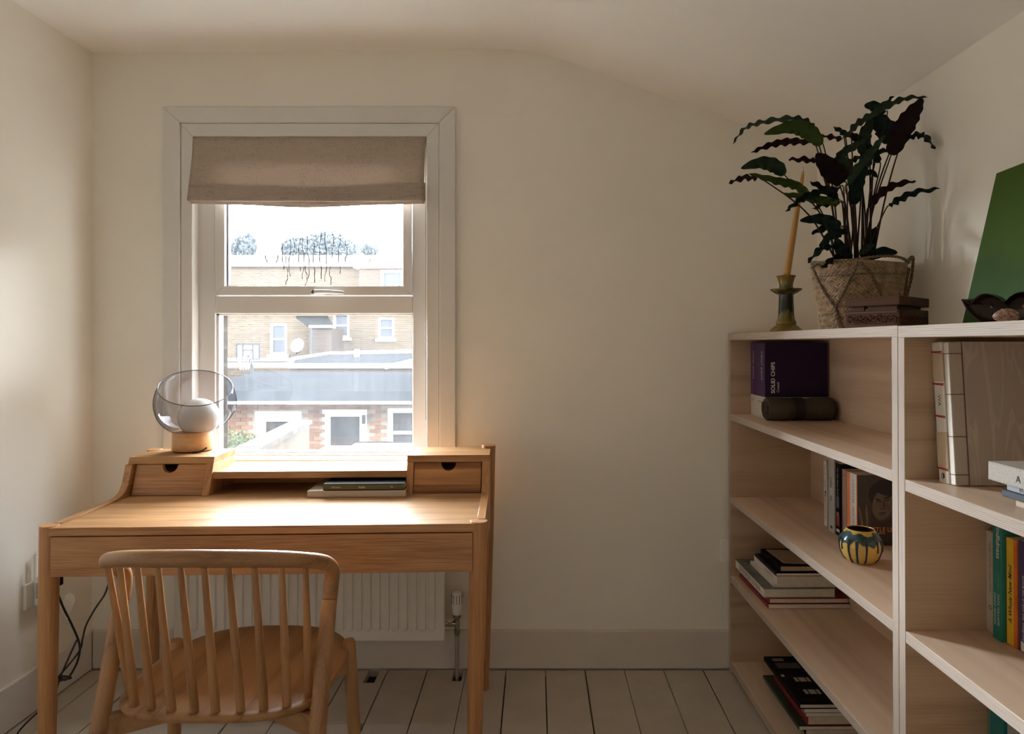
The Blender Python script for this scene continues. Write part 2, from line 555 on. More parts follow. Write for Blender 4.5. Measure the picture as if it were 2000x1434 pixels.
# ------------------------------------------------------------------ roman blind
def linen():
    m, nt, b = newmat('linen')
    v = coords(nt, (260, 260, 30)); v2 = coords(nt, (24, 24, 420)); v3 = coords(nt, (3, 3, 4))
    a = noise(nt, v, 1, 3, .6); c_ = noise(nt, v2, 1, 3, .6); d = noise(nt, v3, 1, 3)
    s = node(nt, 'ShaderNodeMath', operation='ADD'); nt.links.new(a, s.inputs[0]); nt.links.new(c_, s.inputs[1])
    s2 = node(nt, 'ShaderNodeMath', operation='MULTIPLY_ADD'); nt.links.new(d, s2.inputs[0]); s2.inputs[1].default_value = .5; nt.links.new(s.outputs[0], s2.inputs[2])
    s3 = node(nt, 'ShaderNodeMath', operation='MULTIPLY'); nt.links.new(s2.outputs[0], s3.inputs[0]); s3.inputs[1].default_value = .8
    col = ramp(nt, s3.outputs[0], [(.72, (.36, .29, .235)), (1.0, (.50, .42, .35))])
    nt.links.new(col, b.inputs['Base Color'])
    b.inputs['Roughness'].default_value = .9
    b.inputs['Specular IOR Level'].default_value = .1
    bump(nt, b, s.outputs[0], .25, .002)
    out = nt.nodes['Material Output']
    tl = node(nt, 'ShaderNodeBsdfTranslucent'); nt.links.new(col, tl.inputs[0])
    mx = node(nt, 'ShaderNodeMixShader'); mx.inputs[0].default_value = .18
    nt.links.new(b.outputs[0], mx.inputs[1]); nt.links.new(tl.outputs[0], mx.inputs[2])
    nt.links.new(mx.outputs[0], out.inputs['Surface'])
    return m
LINEN = linen()
bl = thing('roman_blind', 'beige linen roman blind drawn up at the top of the sash window', 'blind', (-0.879, 2.66, 2.07))
bx0, bx1 = -1.329, -0.428
NX = 40
def sheet(prof_fn, name, mat, thick=.002):
    """cloth strip: prof_fn(u) gives a list of (y, z) down the cloth at position u across"""
    b = MB(); rows = []
    for i in range(NX + 1):
        u = i / NX
        pr = prof_fn(u)
        x = bx0 + (bx1 - bx0) * u
        rows.append([Vector((x, y, z)) for y, z in pr])
    b.rings(rows, closed=False, cap0=False, cap1=False)
    o = b.build(name, mat, bl, world=True, smooth=60)
    s = o.modifiers.new('thick', 'SOLIDIFY'); s.thickness = thick; s.offset = 0
    return o
def front(u):
    wv = .0025 * math.sin(9 * u + 1) + .0015 * math.sin(23 * u)
    sag = -.004 * math.sin(PI * u)
    out = []
    for k in range(13):
        t = k / 12
        out.append((2.651 - .052 * t ** 1.1 + wv * t + .003 * math.sin(PI * t), 2.0715 - .254 * t + sag * t))
    y, z = out[-1]
    out += [(y + .003, z - .004), (y + .012, z - .003), (y + .035, z + .006), (y + .05, z + .012)]
    return out
sheet(front, 'fabric', LINEN)
def fold(k):
    def fn(u):
        sag = -.012 * math.sin(PI * u) ** 1.5 * (1 + .25 * k) - .0015 * math.sin(14 * u + k)
        z = 1.815 + .003 * k + sag - .006 * (k == 1)
        return [(2.615 + .012 * k, z + .06), (2.611 + .012 * k, z + .004), (2.617 + .012 * k, z - .003), (2.623 + .012 * k, z + .004), (2.622 + .012 * k, z + .07)]
    return fn
for k in range(3):
    sheet(fold(k), 'fold', LINEN)
MB().box(bx0 + .004, bx1 - .004, 2.655, 2.70, 2.045, 2.072).build('head_rail', TRIM, bl, world=True)
m = MB()
cxn = -0.4255
for i in range(150):
    z = 2.05 - i * .0075
    if z < 0.97: break
    m.lathe([(.0003, -.0021), (.0018, -.001), (.0018, .001), (.0003, .0021)], 6, (cxn, 2.643, z))
m.tube([(cxn, 2.643, 2.05), (cxn, 2.643, .97)], .0007, 5)
m.build('bead_chain', flat('chain_plastic', (.42, .39, .36), .4), bl, world=True)

# ------------------------------------------------------------------ radiator under the window
RADW = paint('radiator_enamel', (0.82, 0.80, 0.76), 0.35, 0.01, 0.0, 4)
rad = thing('radiator', 'white ribbed panel radiator on the wall behind the desk', 'radiator', (-0.85, 2.60, 0))
x0, x1, z0, z1 = -1.356, -0.3405, .1535, .70
ry = 2.553
m = MB()
m.box(x0, x1, ry, ry + .022, z0, z1)
m.build('panel', RADW, rad, world=True, bevel=.006, bseg=3)
n = 28
pitch = (x1 - x0 - .06) / n
for i in range(n):
    xa = x0 + .03 + i * pitch + pitch * .5
    h = pitch * .30
    prof2 = [(-h - .004, 0), (-h, -.0095), (h, -.0095), (h + .004, 0)]
    b = MB()
    r1 = [Vector((xa + a, ry + d + .001, z0 + .038)) for a, d in [(-h - .003, 0), (-h * .6, -.001), (h * .6, -.001), (h + .003, 0)]]
    r2 = [Vector((xa + a, ry + d + .001, z0 + .047)) for a, d in prof2]
    r3 = [Vector((xa + a, ry + d + .001, z1 - .045)) for a, d in prof2]
    r4 = [Vector((xa + a, ry + d + .001, z1 - .036)) for a, d in [(-h - .003, 0), (-h * .6, -.001), (h * .6, -.001), (h + .003, 0)]]
    b.rings([r1, r2, r3, r4])
    b.build('rib', RADW, rad, world=True, smooth=30)
MB().box(x0 + .006, x1 - .006, ry + .03, ry + .05, z0 + .02, z1).build('panel', RADW, rad, world=True, bevel=.004)
MB().box(x0, x1, ry + .001, ry + .075, z1 - .005, z1 + .012).build('top_grille', RADW, rad, world=True, bevel=.003)
for xb in (x0 + .15, x1 - .15):
    MB().box(xb - .02, xb + .02, ry + .05, WY - .0005, z0 + .05, z1 - .05).build('wall_bracket', RADW, rad, world=True)
CHROME = flat('valve_chrome', (0.45, 0.43, 0.40), 0.22, metal=1.0)
vx, vy = -0.297, 2.586
m = MB()
m.lathe([(.012, 0), (.012, .0)], 8, (vx, vy, .2)) if False else None
m.tube([(vx, vy, -.03), (vx, vy, .175)], .0075, 14)
m.build('supply_pipe', flat('pipe_metal', (.50, .47, .43), .35, metal=.8), rad, world=True, smooth=50)
m = MB()
m.lathe([(.009, .165), (.012, .17), (.012, .185), (.009, .188), (.011, .20), (.011, .225), (.016, .23), (.016, .245)], 18, (vx, vy, 0))
m.tube([(vx, vy, .208), (vx - .02, vy, .208)], .010, 14)
m.tube([(vx - .018, vy, .208), (vx - .034, vy, .208)], .014, 6)
m.tube([(vx - .03, vy, .208), (x1 - .01, vy - .01, .208)], .009, 12)
m.build('valve_body', CHROME, rad, world=True, smooth=40)
m = MB()
m.lathe([(.016, .243), (.0185, .246), (.0195, .262), (.021, .275), (.0215, .30), (.020, .318), (.015, .326), (.004, .328)], 24, (vx, vy, 0))
hd = m.build('thermostat_head', RADW, rad, world=True, smooth=40)
m = MB()
for k in range(12):
    a = 2 * PI * k / 12
    cx_, sy_ = math.cos(a), math.sin(a)
    c0 = Vector((vx + .0205 * cx_, vy + .0205 * sy_, 0)); t = Vector((-sy_, cx_, 0)) * .0012; nn = Vector((cx_, sy_, 0)) * .0014
    m.prism([c0 - t - nn + Vector((0, 0, .285)), c0 + t - nn + Vector((0, 0, .285)), c0 + t + nn + Vector((0, 0, .285)), c0 - t + nn + Vector((0, 0, .285))], (0, 0, .034))
m.build('grip_slot', flat('slot_grey', (.20, .18, .16), .6), rad, world=True)

# ------------------------------------------------------------------ desk
rot = math.atan2(.0455, 1.1976)
DM = Matrix.Translation((-1.360, 1.910, 0)) @ Matrix.Rotation(rot, 4, 'Z')
desk = thing('writing_desk', 'oak writing desk with raised drawer boxes standing under the window', 'desk', DM)
W_, D_, H_ = 1.1985, .555, .763
def bx(name, mat, *a, bevel=.002, par=None, label=None):
    return MB().box(*a).build(name, mat, par or desk, bevel=bevel, label=label)
# legs, round, leaning a touch
def dleg(x, y, top, lean):
    m = MB()
    n = 8
    path = [Vector((x + lean * (top * (i / n) - .75), y, top * i / n)) for i in range(n + 1)]
    rad_ = [.0205 + .0045 * min(1, (i / n) * 1.6) for i in range(n + 1)]
    m.tube(path, rad_, 28)
    m.build('leg', OAKZ, desk, smooth=40, bevel=.0015)
dleg(0, 0, .7655, .012); dleg(W_, 0, .7655, .02); dleg(.005, D_, .888, .012); dleg(W_ + .008, D_, .896, .022)
bx('tabletop', OAKT, .0237, W_ - .0062, -.0245, D_ + .01, H_ - .023, H_, bevel=.0015)
MB().box(.013, W_ - .013, -.025, .02, H_ - .0232, H_ - .0002).build('tabletop_edge', OAKX, desk, bevel=.0015)
# long front drawer
bx('drawer', OAKX, .0175, W_ - .0175, -.024, -.004, H_ - .136, H_ - .0265, bevel=.0012)
MB().box(.03, W_ - .03, -.003, .40, H_ - .13, H_ - .024).build('drawer_box', OAKX, desk)
# side panels with the swept front
def side(xa, xb):
    pr = [(.015, .7668), (.20, .768), (.285, .7695), (.315, .774), (.335, .784), (.350, .802), (.3605, .825), (.3745, .8645), (D_ - .01, .8645), (D_ - .01, .60), (.45, .615), (.30, .64), (.015, .65)]
    MB().prism([(xa, y, z) for y, z in pr], (xb - xa, 0, 0)).build('side_panel', OAKY, desk, smooth=25, bevel=.001, bseg=1)
side(.001, .0235); side(W_ - .006, W_ + .0185)
# raised boxes
ZT = .886
SL = .036 / .10
def slant(z): return .358 + (z - .765) * SL
def gallery(xa, xb, side_in):
    # top board with slanted front
    z0_, z1_ = ZT - .0225, ZT
    MB().prism([(xa, slant(z0_) - .006, z0_), (xa, slant(z1_) - .006, z1_), (xa, D_ + .018, z1_), (xa, D_ + .018, z0_)], (xb - xa, 0, 0)).build('box_top', OAKT, desk, bevel=.001, bseg=1)
    xi0, xi1 = (xb - .0235, xb - .0005) if side_in > 0 else (xa + .0005, xa + .0235)
    MB().prism([(xi0, slant(H_) - .006, H_), (xi0, slant(z0_) - .006, z0_), (xi0, D_ + .016, z0_), (xi0, D_ + .016, H_)], (xi1 - xi0, 0, 0)).build('box_side', OAKZ, desk, bevel=.001, bseg=1)
    # little drawer with a half-round finger notch
    da, db = (xa + .0265, xb - .0255) if side_in > 0 else (xa + .0255, xb - .0295)
    zb_, zt_ = H_ + .0025, z0_ - .0025
    pts = [(da, zb_), (db, zb_), (db, zt_)]
    mx = (da + db) / 2 + (-.004 if side_in > 0 else .002)
    for k in range(13):
        a = -PI * k / 12
        pts.append((mx + .026 * math.cos(a), zt_ + .027 * math.sin(a)))
    pts += [(da, zt_)]
    if side_in > 0:
        MB().prism([(x, slant(z), z) for x, z in pts], (0, .016, 0)).build('drawer', OAKX, desk)
    else:
        # front glued up from three boards of differing tone
        MB().prism([(x, slant(z), z) for x, z in pts], (0, .016, 0)).build('drawer', OAKR, desk)
    MB().box(da + .004, db - .004, slant(zt_) + .03, D_ - .02, zb_, zt_ - .03).build('drawer_box', OAKX, desk)
    MB().box(xa + .02, xb - .02, D_ - .002, D_ + .012, H_, z0_).build('box_back', OAKX, desk)
def tri_board():
    m, nt, b = newmat('oak_three_boards')
    src = MATS['oak_along_x']
    tc = node(nt, 'ShaderNodeTexCoord'); sp = node(nt, 'ShaderNodeSeparateXYZ'); nt.links.new(tc.outputs['Object'], sp.inputs[0])
    mp = node(nt, 'ShaderNodeMapping'); mp.inputs['Scale'].default_value = (1.2, 14, 22); nt.links.new(tc.outputs['Object'], mp.inputs[0])
    st = node(nt, 'ShaderNodeMath', operation='GREATER_THAN'); nt.links.new(sp.outputs[2], st.inputs[0]); st.inputs[1].default_value = .840
    st2 = node(nt, 'ShaderNodeMath', operation='LESS_THAN'); nt.links.new(sp.outputs[2], st2.inputs[0]); st2.inputs[1].default_value = .791
    ad = node(nt, 'ShaderNodeMath', operation='ADD'); nt.links.new(st.outputs[0], ad.inputs[0]); nt.links.new(st2.outputs[0], ad.inputs[1])
    n = noise(nt, mp.outputs[0], 1.6, 6, .6, .8)
    k = node(nt, 'ShaderNodeMath', operation='MULTIPLY_ADD'); nt.links.new(ad.outputs[0], k.inputs[0]); k.inputs[1].default_value = -.30; nt.links.new(n, k.inputs[2])
    col = ramp(nt, k.outputs[0], [(.12, (.21, .080, .026)), (.72, (.60, .30, .115))])
    nt.links.new(col, b.inputs['Base Color']); b.inputs['Roughness'].default_value = .4
    return m
OAKR = tri_board()
gallery(.003, .286, 1)
gallery(.936, 1.218, -1)
# shelf between the boxes, back board
zs = .8366
MB().prism([(.286, slant(zs - .0215) + .0, zs - .0215), (.286, slant(zs), zs), (.286, D_ + .018, zs), (.286, D_ + .018, zs - .0215)], (.65, 0, 0)).build('middle_shelf', OAKT, desk, bevel=.001, bseg=1)
bx('back_board', OAKX, .02, W_ - .01, D_ + .0, D_ + .014, .64, .815, bevel=.001)

# two books lying on the desk under the shelf
def flat_at(o, label=None): return o

BOOKN = [0]
def book(label, M, w, t, h, cover, pages=None, hard=True, group=None, spine=None, name='book', inset=.003, bands=()):
    """closed book: spine on the plane x=0, thickness along y, height along z"""
    o = thing(name, label, 'book', M, group)
    ct = .0022 if hard else .0009
    ov = inset if hard else 0.0004
    m = MB()
    m.box(0, w, 0, ct, 0, h, 0)
    m.box(0, w, t - ct, t, 0, h, 0)
    m.box(0, ct * 1.2, ct, t - ct, 0, h, 1)
    m.build('cover', [cover, spine or cover], o, bevel=.0006, bseg=1)
    MB().box(ct * 1.2, w - ov, ct, t - ct, ov, h - ov).build('pages', pages or PAGES, o)
    return o
# matrix helpers for print: spine of a book (faces -x)
def spine_dn(y, z, x=-.0003): return basis((x, y, z), (0, 0, -1), (0, -1, 0))
def spine_up(y, z, x=-.0003): return basis((x, y, z), (0, 0, 1), (0, 1, 0))
def near_cover(x, z, up=True): return basis((x, -.0003, z), (0, 0, 1), (-1, 0, 0)) if up else basis((x, -.0003, z), (1, 0, 0), (0, 0, 1))
LAY = Matrix.Rotation(PI / 2, 4, 'X')        # standing -> lying, spine keeps facing -x, head towards the camera
CREAM = flat('cream_cloth', (.58, .51, .42), .75, .05, 200, .1)
OLIVE = flat('olive_cloth', (.105, .098, .045), .6, .08, 200)
NEARBLACK = flat('black_cover', (.013, .012, .012), .6, spec=.04)
RS = Matrix.Rotation(rot, 4, 'Z')
# spines face the camera: turn the book so its spine (-x) looks to -y
def desk_book(label, px0, px1, Y, z, t, depth, cover, spine):
    a = (px0 - CX) * Y / F; b_ = (px1 - CX) * Y / F
    # lying: x(depth)->+Y, thickness->Z, height-> X
    M = Matrix.Translation((b_, Y + .012, z)) @ RS @ Matrix.Rotation(PI / 2, 4, 'Z') @ LAY
    # after LAY: x stays x, y->z, z->-y ; rotating +90: x->Y, -y->X(+)... head runs towards -X via flip below
    M = Matrix(((0, 0, 1, a), (1, 0, 0, Y), (0, 1, 0, z), (0, 0, 0, 1)))
    M = Matrix.Translation(M.translation) @ RS @ Matrix.Translation(-M.translation) @ M
    return book(label, M, depth, t, b_ - a, cover, PAGES, True, spine=spine), b_ - a
db1, L1_ = desk_book('cream clothbound book under the olive book on the desk', 600, 791, 2.249, H_ + .0006, .0205, .225, CREAM, CREAM)
db2, L2_ = desk_book('olive green book lying on the cream book on the desk', 631, 789, 2.252, H_ + .0222, .0215, .20, NEARBLACK, OLIVE)
for s, f, wd in (("O'Connor", .16, .030), ('Adela', .475, .022), ('Yes', .84, .010)):
    text(s, WHITEINK, db2, basis((-.0003, .0105, L2_ * f), (0, 0, 1), (0, 1, 0)), width=wd)

# ------------------------------------------------------------------ chair
AX = -.745
CM = Matrix.Translation((AX, 1.70, 0))
ch = thing('spindle_chair', 'oak spindle back chair pulled up to the front of the desk', 'chair', CM)
def cw(x, Y, z): return Vector((x, Y - 1.70, z))
half = [(0, 1.478, .810), (.0773, 1.483, .808), (.129, 1.4955, .804), (.18, 1.518, .796), (.224, 1.548, .7835), (.2465, 1.590, .766), (.2535, 1.632, .742), (.2525, 1.652, .718), (.2505, 1.652, .690), (.250, 1.642, .660)]
pts = [cw(-x, y, z) for x, y, z in reversed(half)] + [cw(x, y, z) for x, y, z in half[1:]]
path = catmull(pts, 6)
r_half = [.0190, .0190, .0188, .0182, .0176, .0175, .0178, .0178, .0176, .0176]
rr = lerp_list(list(reversed(r_half)) + r_half[1:], 6)
MB().tube(path, rr, 20).build('bow_rail', CHX, ch, smooth=60)
for s in (-1, 1):
    P = catmull([cw(s * .250, 1.641, .6595), cw(s * .2487, 1.56, .4165), cw(s * .2514, 1.541, .36), cw(s * .258, 1.415, 0)], 6)
    MB().tube(P, lerp_list([.0176, .0195, .0190, .0155], 6), 20).build('leg', CHZ, ch, smooth=50)
    P = [cw(s * .235, 1.863, .4635), cw(s * .2474, 1.874, .20), cw(s * .257, 1.885, 0)]
    MB().tube([P[0].lerp(P[1], .0), P[0].lerp(P[1], .03), P[0].lerp(P[1], .5), P[1], P[2]], [.0150, .0175, .0178, .017, .0145], 20).build('leg', CHZ, ch, smooth=35)
# seat: rounded slab, slightly dished look from the curved edge
def seat_outline(n=64):
    out = []
    for i in range(n):
        a = 2 * PI * i / n
        c_, s_ = math.cos(a), math.sin(a)
        e = .72 if s_ > 0 else .57
        x = .2475 * math.copysign(abs(c_) ** e, c_)
        y = (.255 if s_ > 0 else .232) * math.copysign(abs(s_) ** e, s_)
        out.append((x * (1 - .06 * max(0, s_)), 1.751 + y))
    return out
so = seat_outline()
def ring(scale, z, dz=0):
    return [cw(x * scale, 1.751 + (y - 1.751) * scale, z) for x, y in so]
m = MB()
m.rings([ring(.93, .423), ring(.985, .428), ring(1.0, .436), ring(.997, .443), ring(.985, .4455), ring(.90, .4445), ring(.6, .441), ring(.2, .440)])
m.build('seat', wood('seat_oak', 1, mul(CHD, .85), mul(CHL, .9), .4, fine=.7, spec=.3), ch, smooth=45)
bot = [(-.967, 1.599), (-.920, 1.561), (-.8716, 1.546), (-.821, 1.539), (-.7655, 1.534)]
for i, (bx_, by_) in enumerate(bot):
    hx = (.224, .180, .129, .0773, .026)[i]; ty = (1.545, 1.518, 1.4955, 1.483, 1.479)[i]; tz = (.784, .796, .804, .808, .81)[i]
    off = (.210, .1745, .1278, .078, .0237)[i]
    for s in (-1, 1):
        a = cw(s * off, by_ + (.012 if i == 0 else .006), .438); b_ = cw(s * hx, ty, tz - .006)
        P = [a.lerp(b_, t) for t in (0, .15, .5, .8, 1)]
        MB().tube(P, [.0098, .0104, .0088, .0072, .0066], 14).build('spindle', CHZ, ch, smooth=50)
for s in (-1, 1):
    a = cw(s * .246, 1.562, .398); b_ = cw(-s * .240, 1.866, .402)
    if s > 0: pass
    d = (b_ - a).normalized(); t = Vector((-d.y, d.x, 0)).normalized() * .011
    zz = .0005 * s
    up0 = Vector((0, 0, .0255)); 
    pts = [a - t - up0, a + t - up0, a + t + up0, a - t + up0]
    MB().prism(pts, b_ - a).build('cross_rail', CHX, ch, bevel=.002)

# ------------------------------------------------------------------ table lamp
lx, ly_ = -1.2276, 2.446
lamp = thing('table_lamp', 'smoked glass globe lamp with a round wooden base on the left drawer box', 'lamp', (lx, ly_, ZT))
m = MB()
m.lathe([(.058, .004), (.066, .004), (.0685, .008), (.0668, .066), (.064, .070), (.05, .071)], 48)
m.build('base', wood('lamp_beech', 0, (.50, .25, .09), (.68, .40, .19), .4), lamp, smooth=35)
m = MB(); m.lathe([(.055, 0), (.062, 0), (.062, .0045), (.055, .0045)], 40)
m.build('foot_ring', DARK, lamp, smooth=40)
SMOKE, nt, b = newmat('smoked_glass')
nt.nodes.remove(b)
tr = node(nt, 'ShaderNodeBsdfTransparent'); gl = node(nt, 'ShaderNodeBsdfGlossy'); gl.inputs['Roughness'].default_value = .02
gl.inputs[0].default_value = (.9, .9, .95, 1)
lw = node(nt, 'ShaderNodeLayerWeight'); lw.inputs['Blend'].default_value = .35
lw.inputs['Blend'].default_value = .5
col = ramp(nt, lw.outputs['Facing'], [(0.0, (.74, .745, .765)), (.6, (.66, .665, .69)), (.88, (.40, .40, .43)), (1.0, (.20, .20, .23))])
nt.links.new(col, tr.inputs[0])
fr = node(nt, 'ShaderNodeMapRange'); fr.interpolation_type = 'SMOOTHSTEP'
nt.links.new(lw.outputs['Facing'], fr.inputs['Value'])
fr.inputs['From Min'].default_value = .35; fr.inputs['From Max'].default_value = 1.0
fr.inputs['To Min'].default_value = .03; fr.inputs['To Max'].default_value = .13
mx = node(nt, 'ShaderNodeMixShader'); nt.links.new(fr.outputs[0], mx.inputs[0]); nt.links.new(tr.outputs[0], mx.inputs[1]); nt.links.new(gl.outputs[0], mx.inputs[2])
nt.links.new(mx.outputs[0], nt.nodes['Material Output'].inputs['Surface'])
# globe: sphere with a tilted round opening; rings run round the opening's axis
R = .1355
gc = Vector((.010, 0, 1.0566 - ZT))
nrm = Vector((.475 * .447, -.475 * .894, .88)).normalized()
u1 = nrm.cross(Vector((0, 0, 1))).normalized(); u2 = nrm.cross(u1).normalized()
th0 = math.asin(.119 / R)
pr_g = []
zlo = .069; zk = gc.z - .03
for i in range(49):
    z_ = zlo + (gc.z + R - zlo) * (1 - math.cos(PI * i / 48)) / 2
    if z_ > gc.z: r_ = math.sqrt(max(1e-8, R * R - (z_ - gc.z) ** 2))
    else: r_ = R * math.sqrt(max(1e-8, 1 - ((gc.z - z_) / .1172) ** 2))
    pr_g.append((r_, z_))
m = MB()
rs = []
for r_, z_ in pr_g:
    k_ = max(0, min(1, (z_ - zlo) / (zk - zlo)))
    rs.append([Vector((gc.x * k_ + r_ * math.cos(2*PI*k/72), r_ * math.sin(2*PI*k/72), z_)) for k in range(72)])
m.rings(rs, True, False, False)
globe = m.build('glass_globe', SMOKE, lamp, smooth=80)
bm_ = bmesh.new(); bm_.from_mesh(globe.data)
bmesh.ops.bisect_plane(bm_, geom=bm_.verts[:] + bm_.edges[:] + bm_.faces[:], plane_co=gc + nrm * (R * math.cos(th0)), plane_no=nrm, clear_outer=True)
bm_.to_mesh(globe.data); bm_.free()
m = MB()
rimp = [gc + nrm * (R * math.cos(th0)) + (u1 * math.cos(2*PI*k/64) + u2 * math.sin(2*PI*k/64)) * (R * math.sin(th0)) for k in range(65)]
m.tube(rimp, .0017, 8, cap=False)
m.build('glass_rim', flat('glass_edge', (.10, .10, .12), .2), lamp, smooth=80)
OPAL, nt, b = newmat('opal_glass')
b.inputs['Base Color'].default_value = (.80, .79, .78, 1); b.inputs['Roughness'].default_value = .12
bc = Vector((.022, .0, .118))
m = MB()
m.lathe([(.069 * math.sin(PI * i / 24) + .0002, -.069 * math.cos(PI * i / 24)) for i in range(25)], 40, bc)
m.build('opal_bulb', OPAL, lamp, smooth=80)
m = MB(); m.lathe([(.03, .069), (.03, .08), (.018, .083)], 24, (bc.x * .6, 0, 0)); m.build('bulb_holder', NEARBLACK, lamp, smooth=40)
m = MB(); m.tube(catmull([(.030, -.066, .003), (.050, -.060, .004), (.062, -.050, .010), (.068, -.040, .016)], 5), .0032, 8)
m.build('cord', BLACK, lamp, smooth=60)

# ------------------------------------------------------------------ bookcases along the right wall
BO = Vector((.750, 2.645, 0))
BM = Matrix.Translation(BO) @ Matrix.Rotation(.009, 4, 'Z') @ Matrix.Rotation(-.0075, 4, 'X')
def toB(X, Y):
    l = Y - BO.y
    return X - BO.x + .009 * l, l
def BT(lx_, ly, lz): return BM @ Matrix.Translation((lx_, ly, lz))
T = .024
DEP = .33
def panel_h(name, par, x0, x1, y0, y1, z0):
    """level board, layered edge to the room; own origin at its edge centre so the plies run true"""
    o = MB().box(0, x1 - x0, (y0 - y1) / 2, (y1 - y0) / 2, -T / 2, T / 2, 0, {'-x': 1, '-y': 1, '+y': 1}).build(name, [PLY_LIT, PEH], par, bevel=.0007, bseg=1)
    o.location = (x0, (y0 + y1) / 2, z0 + T / 2)
    return o
def panel_v(name, par, x0, x1, y0, z0, z1):
    o = MB().box(0, x1 - x0, -T / 2, T / 2, (z0 - z1) / 2, (z1 - z0) / 2, 0, {'-x': 1, '+z': 1}).build(name, [PLY_SHADED, PEV], par, bevel=.0007, bseg=1)
    o.location = (x0, y0 + T / 2, (z0 + z1) / 2)
    return o
def bookcase(label, yfar, L, ztop, shelves):
    u = thing('bookcase', label, 'bookcase', BT(0, yfar, 0), 'birch plywood bookcases')
    panel_h('top_panel', u, 0, .345, -L, 0, ztop - T)
    panel_v('side_panel', u, 0, DEP, -T, 0.003, ztop - T)
    panel_v('side_panel', u, 0, DEP, -L, .012, ztop - T)
    for z in shelves:
        panel_h('shelf', u, .0006, DEP - .02, -L + T, -T, z - T)
    panel_h('base_panel', u, .0004, DEP - .02, -L + T, -T, .0455 - T)
    o = MB().box(DEP - .02, DEP - .011, -L + T, -T, .03, ztop - T).build('back_panel', PLY_LIT, u)
    MB().box(.006, .024, -L + T, -T, .010, .0215).build('plinth', PLY_LIT, u)
    return u
bk1 = bookcase('birch plywood bookcase against the back wall, under the potted plant', 0, 1.220, 1.305, (.9965, .677, .373))
bk2 = bookcase('birch plywood bookcase nearest the camera, under the green canvas', -1.2215, 1.22, 1.3035, (.987, .675, .370))

def stand(label, X, Y0, Y1, lz, w_, h, cover, pages=None, hard=False, spine=None, lean=0.0, group=None):
    """upright book: spine facing the room at world X, from Y0 (near) to Y1 (far)"""
    a, l = toB(X, Y0)
    M = BT(a, l, lz + .0004) @ Matrix.Rotation(lean, 4, 'X')
    return book(label, M, w_, Y1 - Y0, h, cover, pages, hard, group, spine)

# --- top compartment of the far bookcase
PURP = flat('dark_purple_board', (.022, .008, .040), .5, .05, spec=.2)
PURPS = flat('purple_spine', (.050, .017, .105), .45, .05)
MAG = flat('plum_spine', (.115, .028, .125), .45, .05)
LGREY = flat('pale_grey_band', (.62, .60, .57), .5, .03)
zs1 = .9965
def binder(label, X, Y0, Y1, h, w_, main, sp):
    a, l = toB(X, Y0)
    o = thing('swatch_binder', label, 'binder', BT(a, l, zs1 + .0004), 'colour swatch binders on the top shelf')
    t = Y1 - Y0; b0 = .0775
    m = MB()
    m.box(0, w_, 0, .003, b0, h, 0); m.box(0, w_, t - .003, t, b0, h, 0); m.box(0, .003, .003, t - .003, b0, h, 1)
    m.build('cover', [main, sp], o, bevel=.0006, bseg=1)
    m = MB()
    m.box(0, w_, 0, .003, 0, b0); m.box(0, w_, t - .003, t, 0, b0); m.box(0, .003, .003, t - .003, 0, b0)
    m.build('pale_band', LGREY, o, label='pale grey lower band')
    MB().box(.004, w_ - .004, .0035, t - .0035, .003, h - .003).build('pages', PAGESW, o)
    return o, t
bn1, t1 = binder('purple swatch binder with solid chips printed on its cover', .826, 2.446, 2.567, .273, .226, PURP, PURPS)
bn2, t2 = binder('plum spined swatch binder squeezed between the dark one and the side panel', .829, 2.569, 2.618, .272, .225, PURP, MAG)
text('SOLID CHIPS', WHITEINK, bn1, near_cover(.028, .148), width=.112, bold=.02)
text('Coated', WHITEINK, bn1, near_cover(.046, .113), width=.036)
text('solid chips', WHITEINK, bn1, spine_up(t1 * .28, .19), width=.105)
text('PANTONE', BLACK, bn1, basis((-.0003, t1 * .45, .058), (0, 1, 0), (0, 0, -1)), width=.045)
text('solid chips', LGREY, bn2, spine_up(t2 * .3, .19), width=.105)
text('PANTONE', BLACK, bn2, basis((-.0003, t2 * .45, .058), (0, 1, 0), (0, 0, -1)), width=.026)
# rolled tool pouch
WAXED = flat('waxed_canvas', (.055, .046, .030), .6, .15, 25, .2)
LEATH = flat('brown_binding', (.055, .022, .012), .5)
a, l = toB(.812, 2.398)
roll = thing('tool_roll', 'rolled dark olive canvas tool pouch with a black strap beside the binders', 'pouch', BT(a, l, zs1))
def rollring(x, s=1.0, n=28, pin=0.0):
    out = []
    for k in range(n):
        t = 2 * PI * k / n
        y = .0415 * s * math.cos(t); z = .0405 * s * math.sin(t)
        z = .0405 + z * (1 - pin)
        out.append(Vector((x, y * (1 - pin), z)))
    return out
L_ = .232
m = MB()
m.rings([rollring(.0, .93), rollring(.004, .99), rollring(.03, 1.0), rollring(.075, .985), rollring(.095, .93, pin=.04), rollring(.115, .91, pin=.05), rollring(.135, .93, pin=.04), rollring(.165, .985), rollring(.22, 1.0), rollring(.230, .97), rollring(L_, .9)], mi=0)
m.build('rolled_canvas', WAXED, roll, smooth=50)
m = MB(); m.rings([rollring(.092, .975), rollring(.092, .99), rollring(.128, .99), rollring(.128, .975)], cap0=False, cap1=False)
m.build('strap', BLACK, roll, smooth=50)
m = MB()
sp_ = []
for i in range(60):
    t = i / 59 * 4.2 * PI
    r_ = .010 + .029 * (i / 59)
    sp_.append(Vector((-.0015, r_ * math.cos(t) * .96, .0405 + r_ * math.sin(t) * .96)))
m.tube(sp_, .0018, 6)
m.build('edge_binding', LEATH, roll, smooth=60)
m = MB(); m.tube([Vector((L_ - .001, .0375 * math.cos(2*PI*k/30), .0405 + .0365 * math.sin(2*PI*k/30))) for k in range(31)], .0026, 6, cap=False)
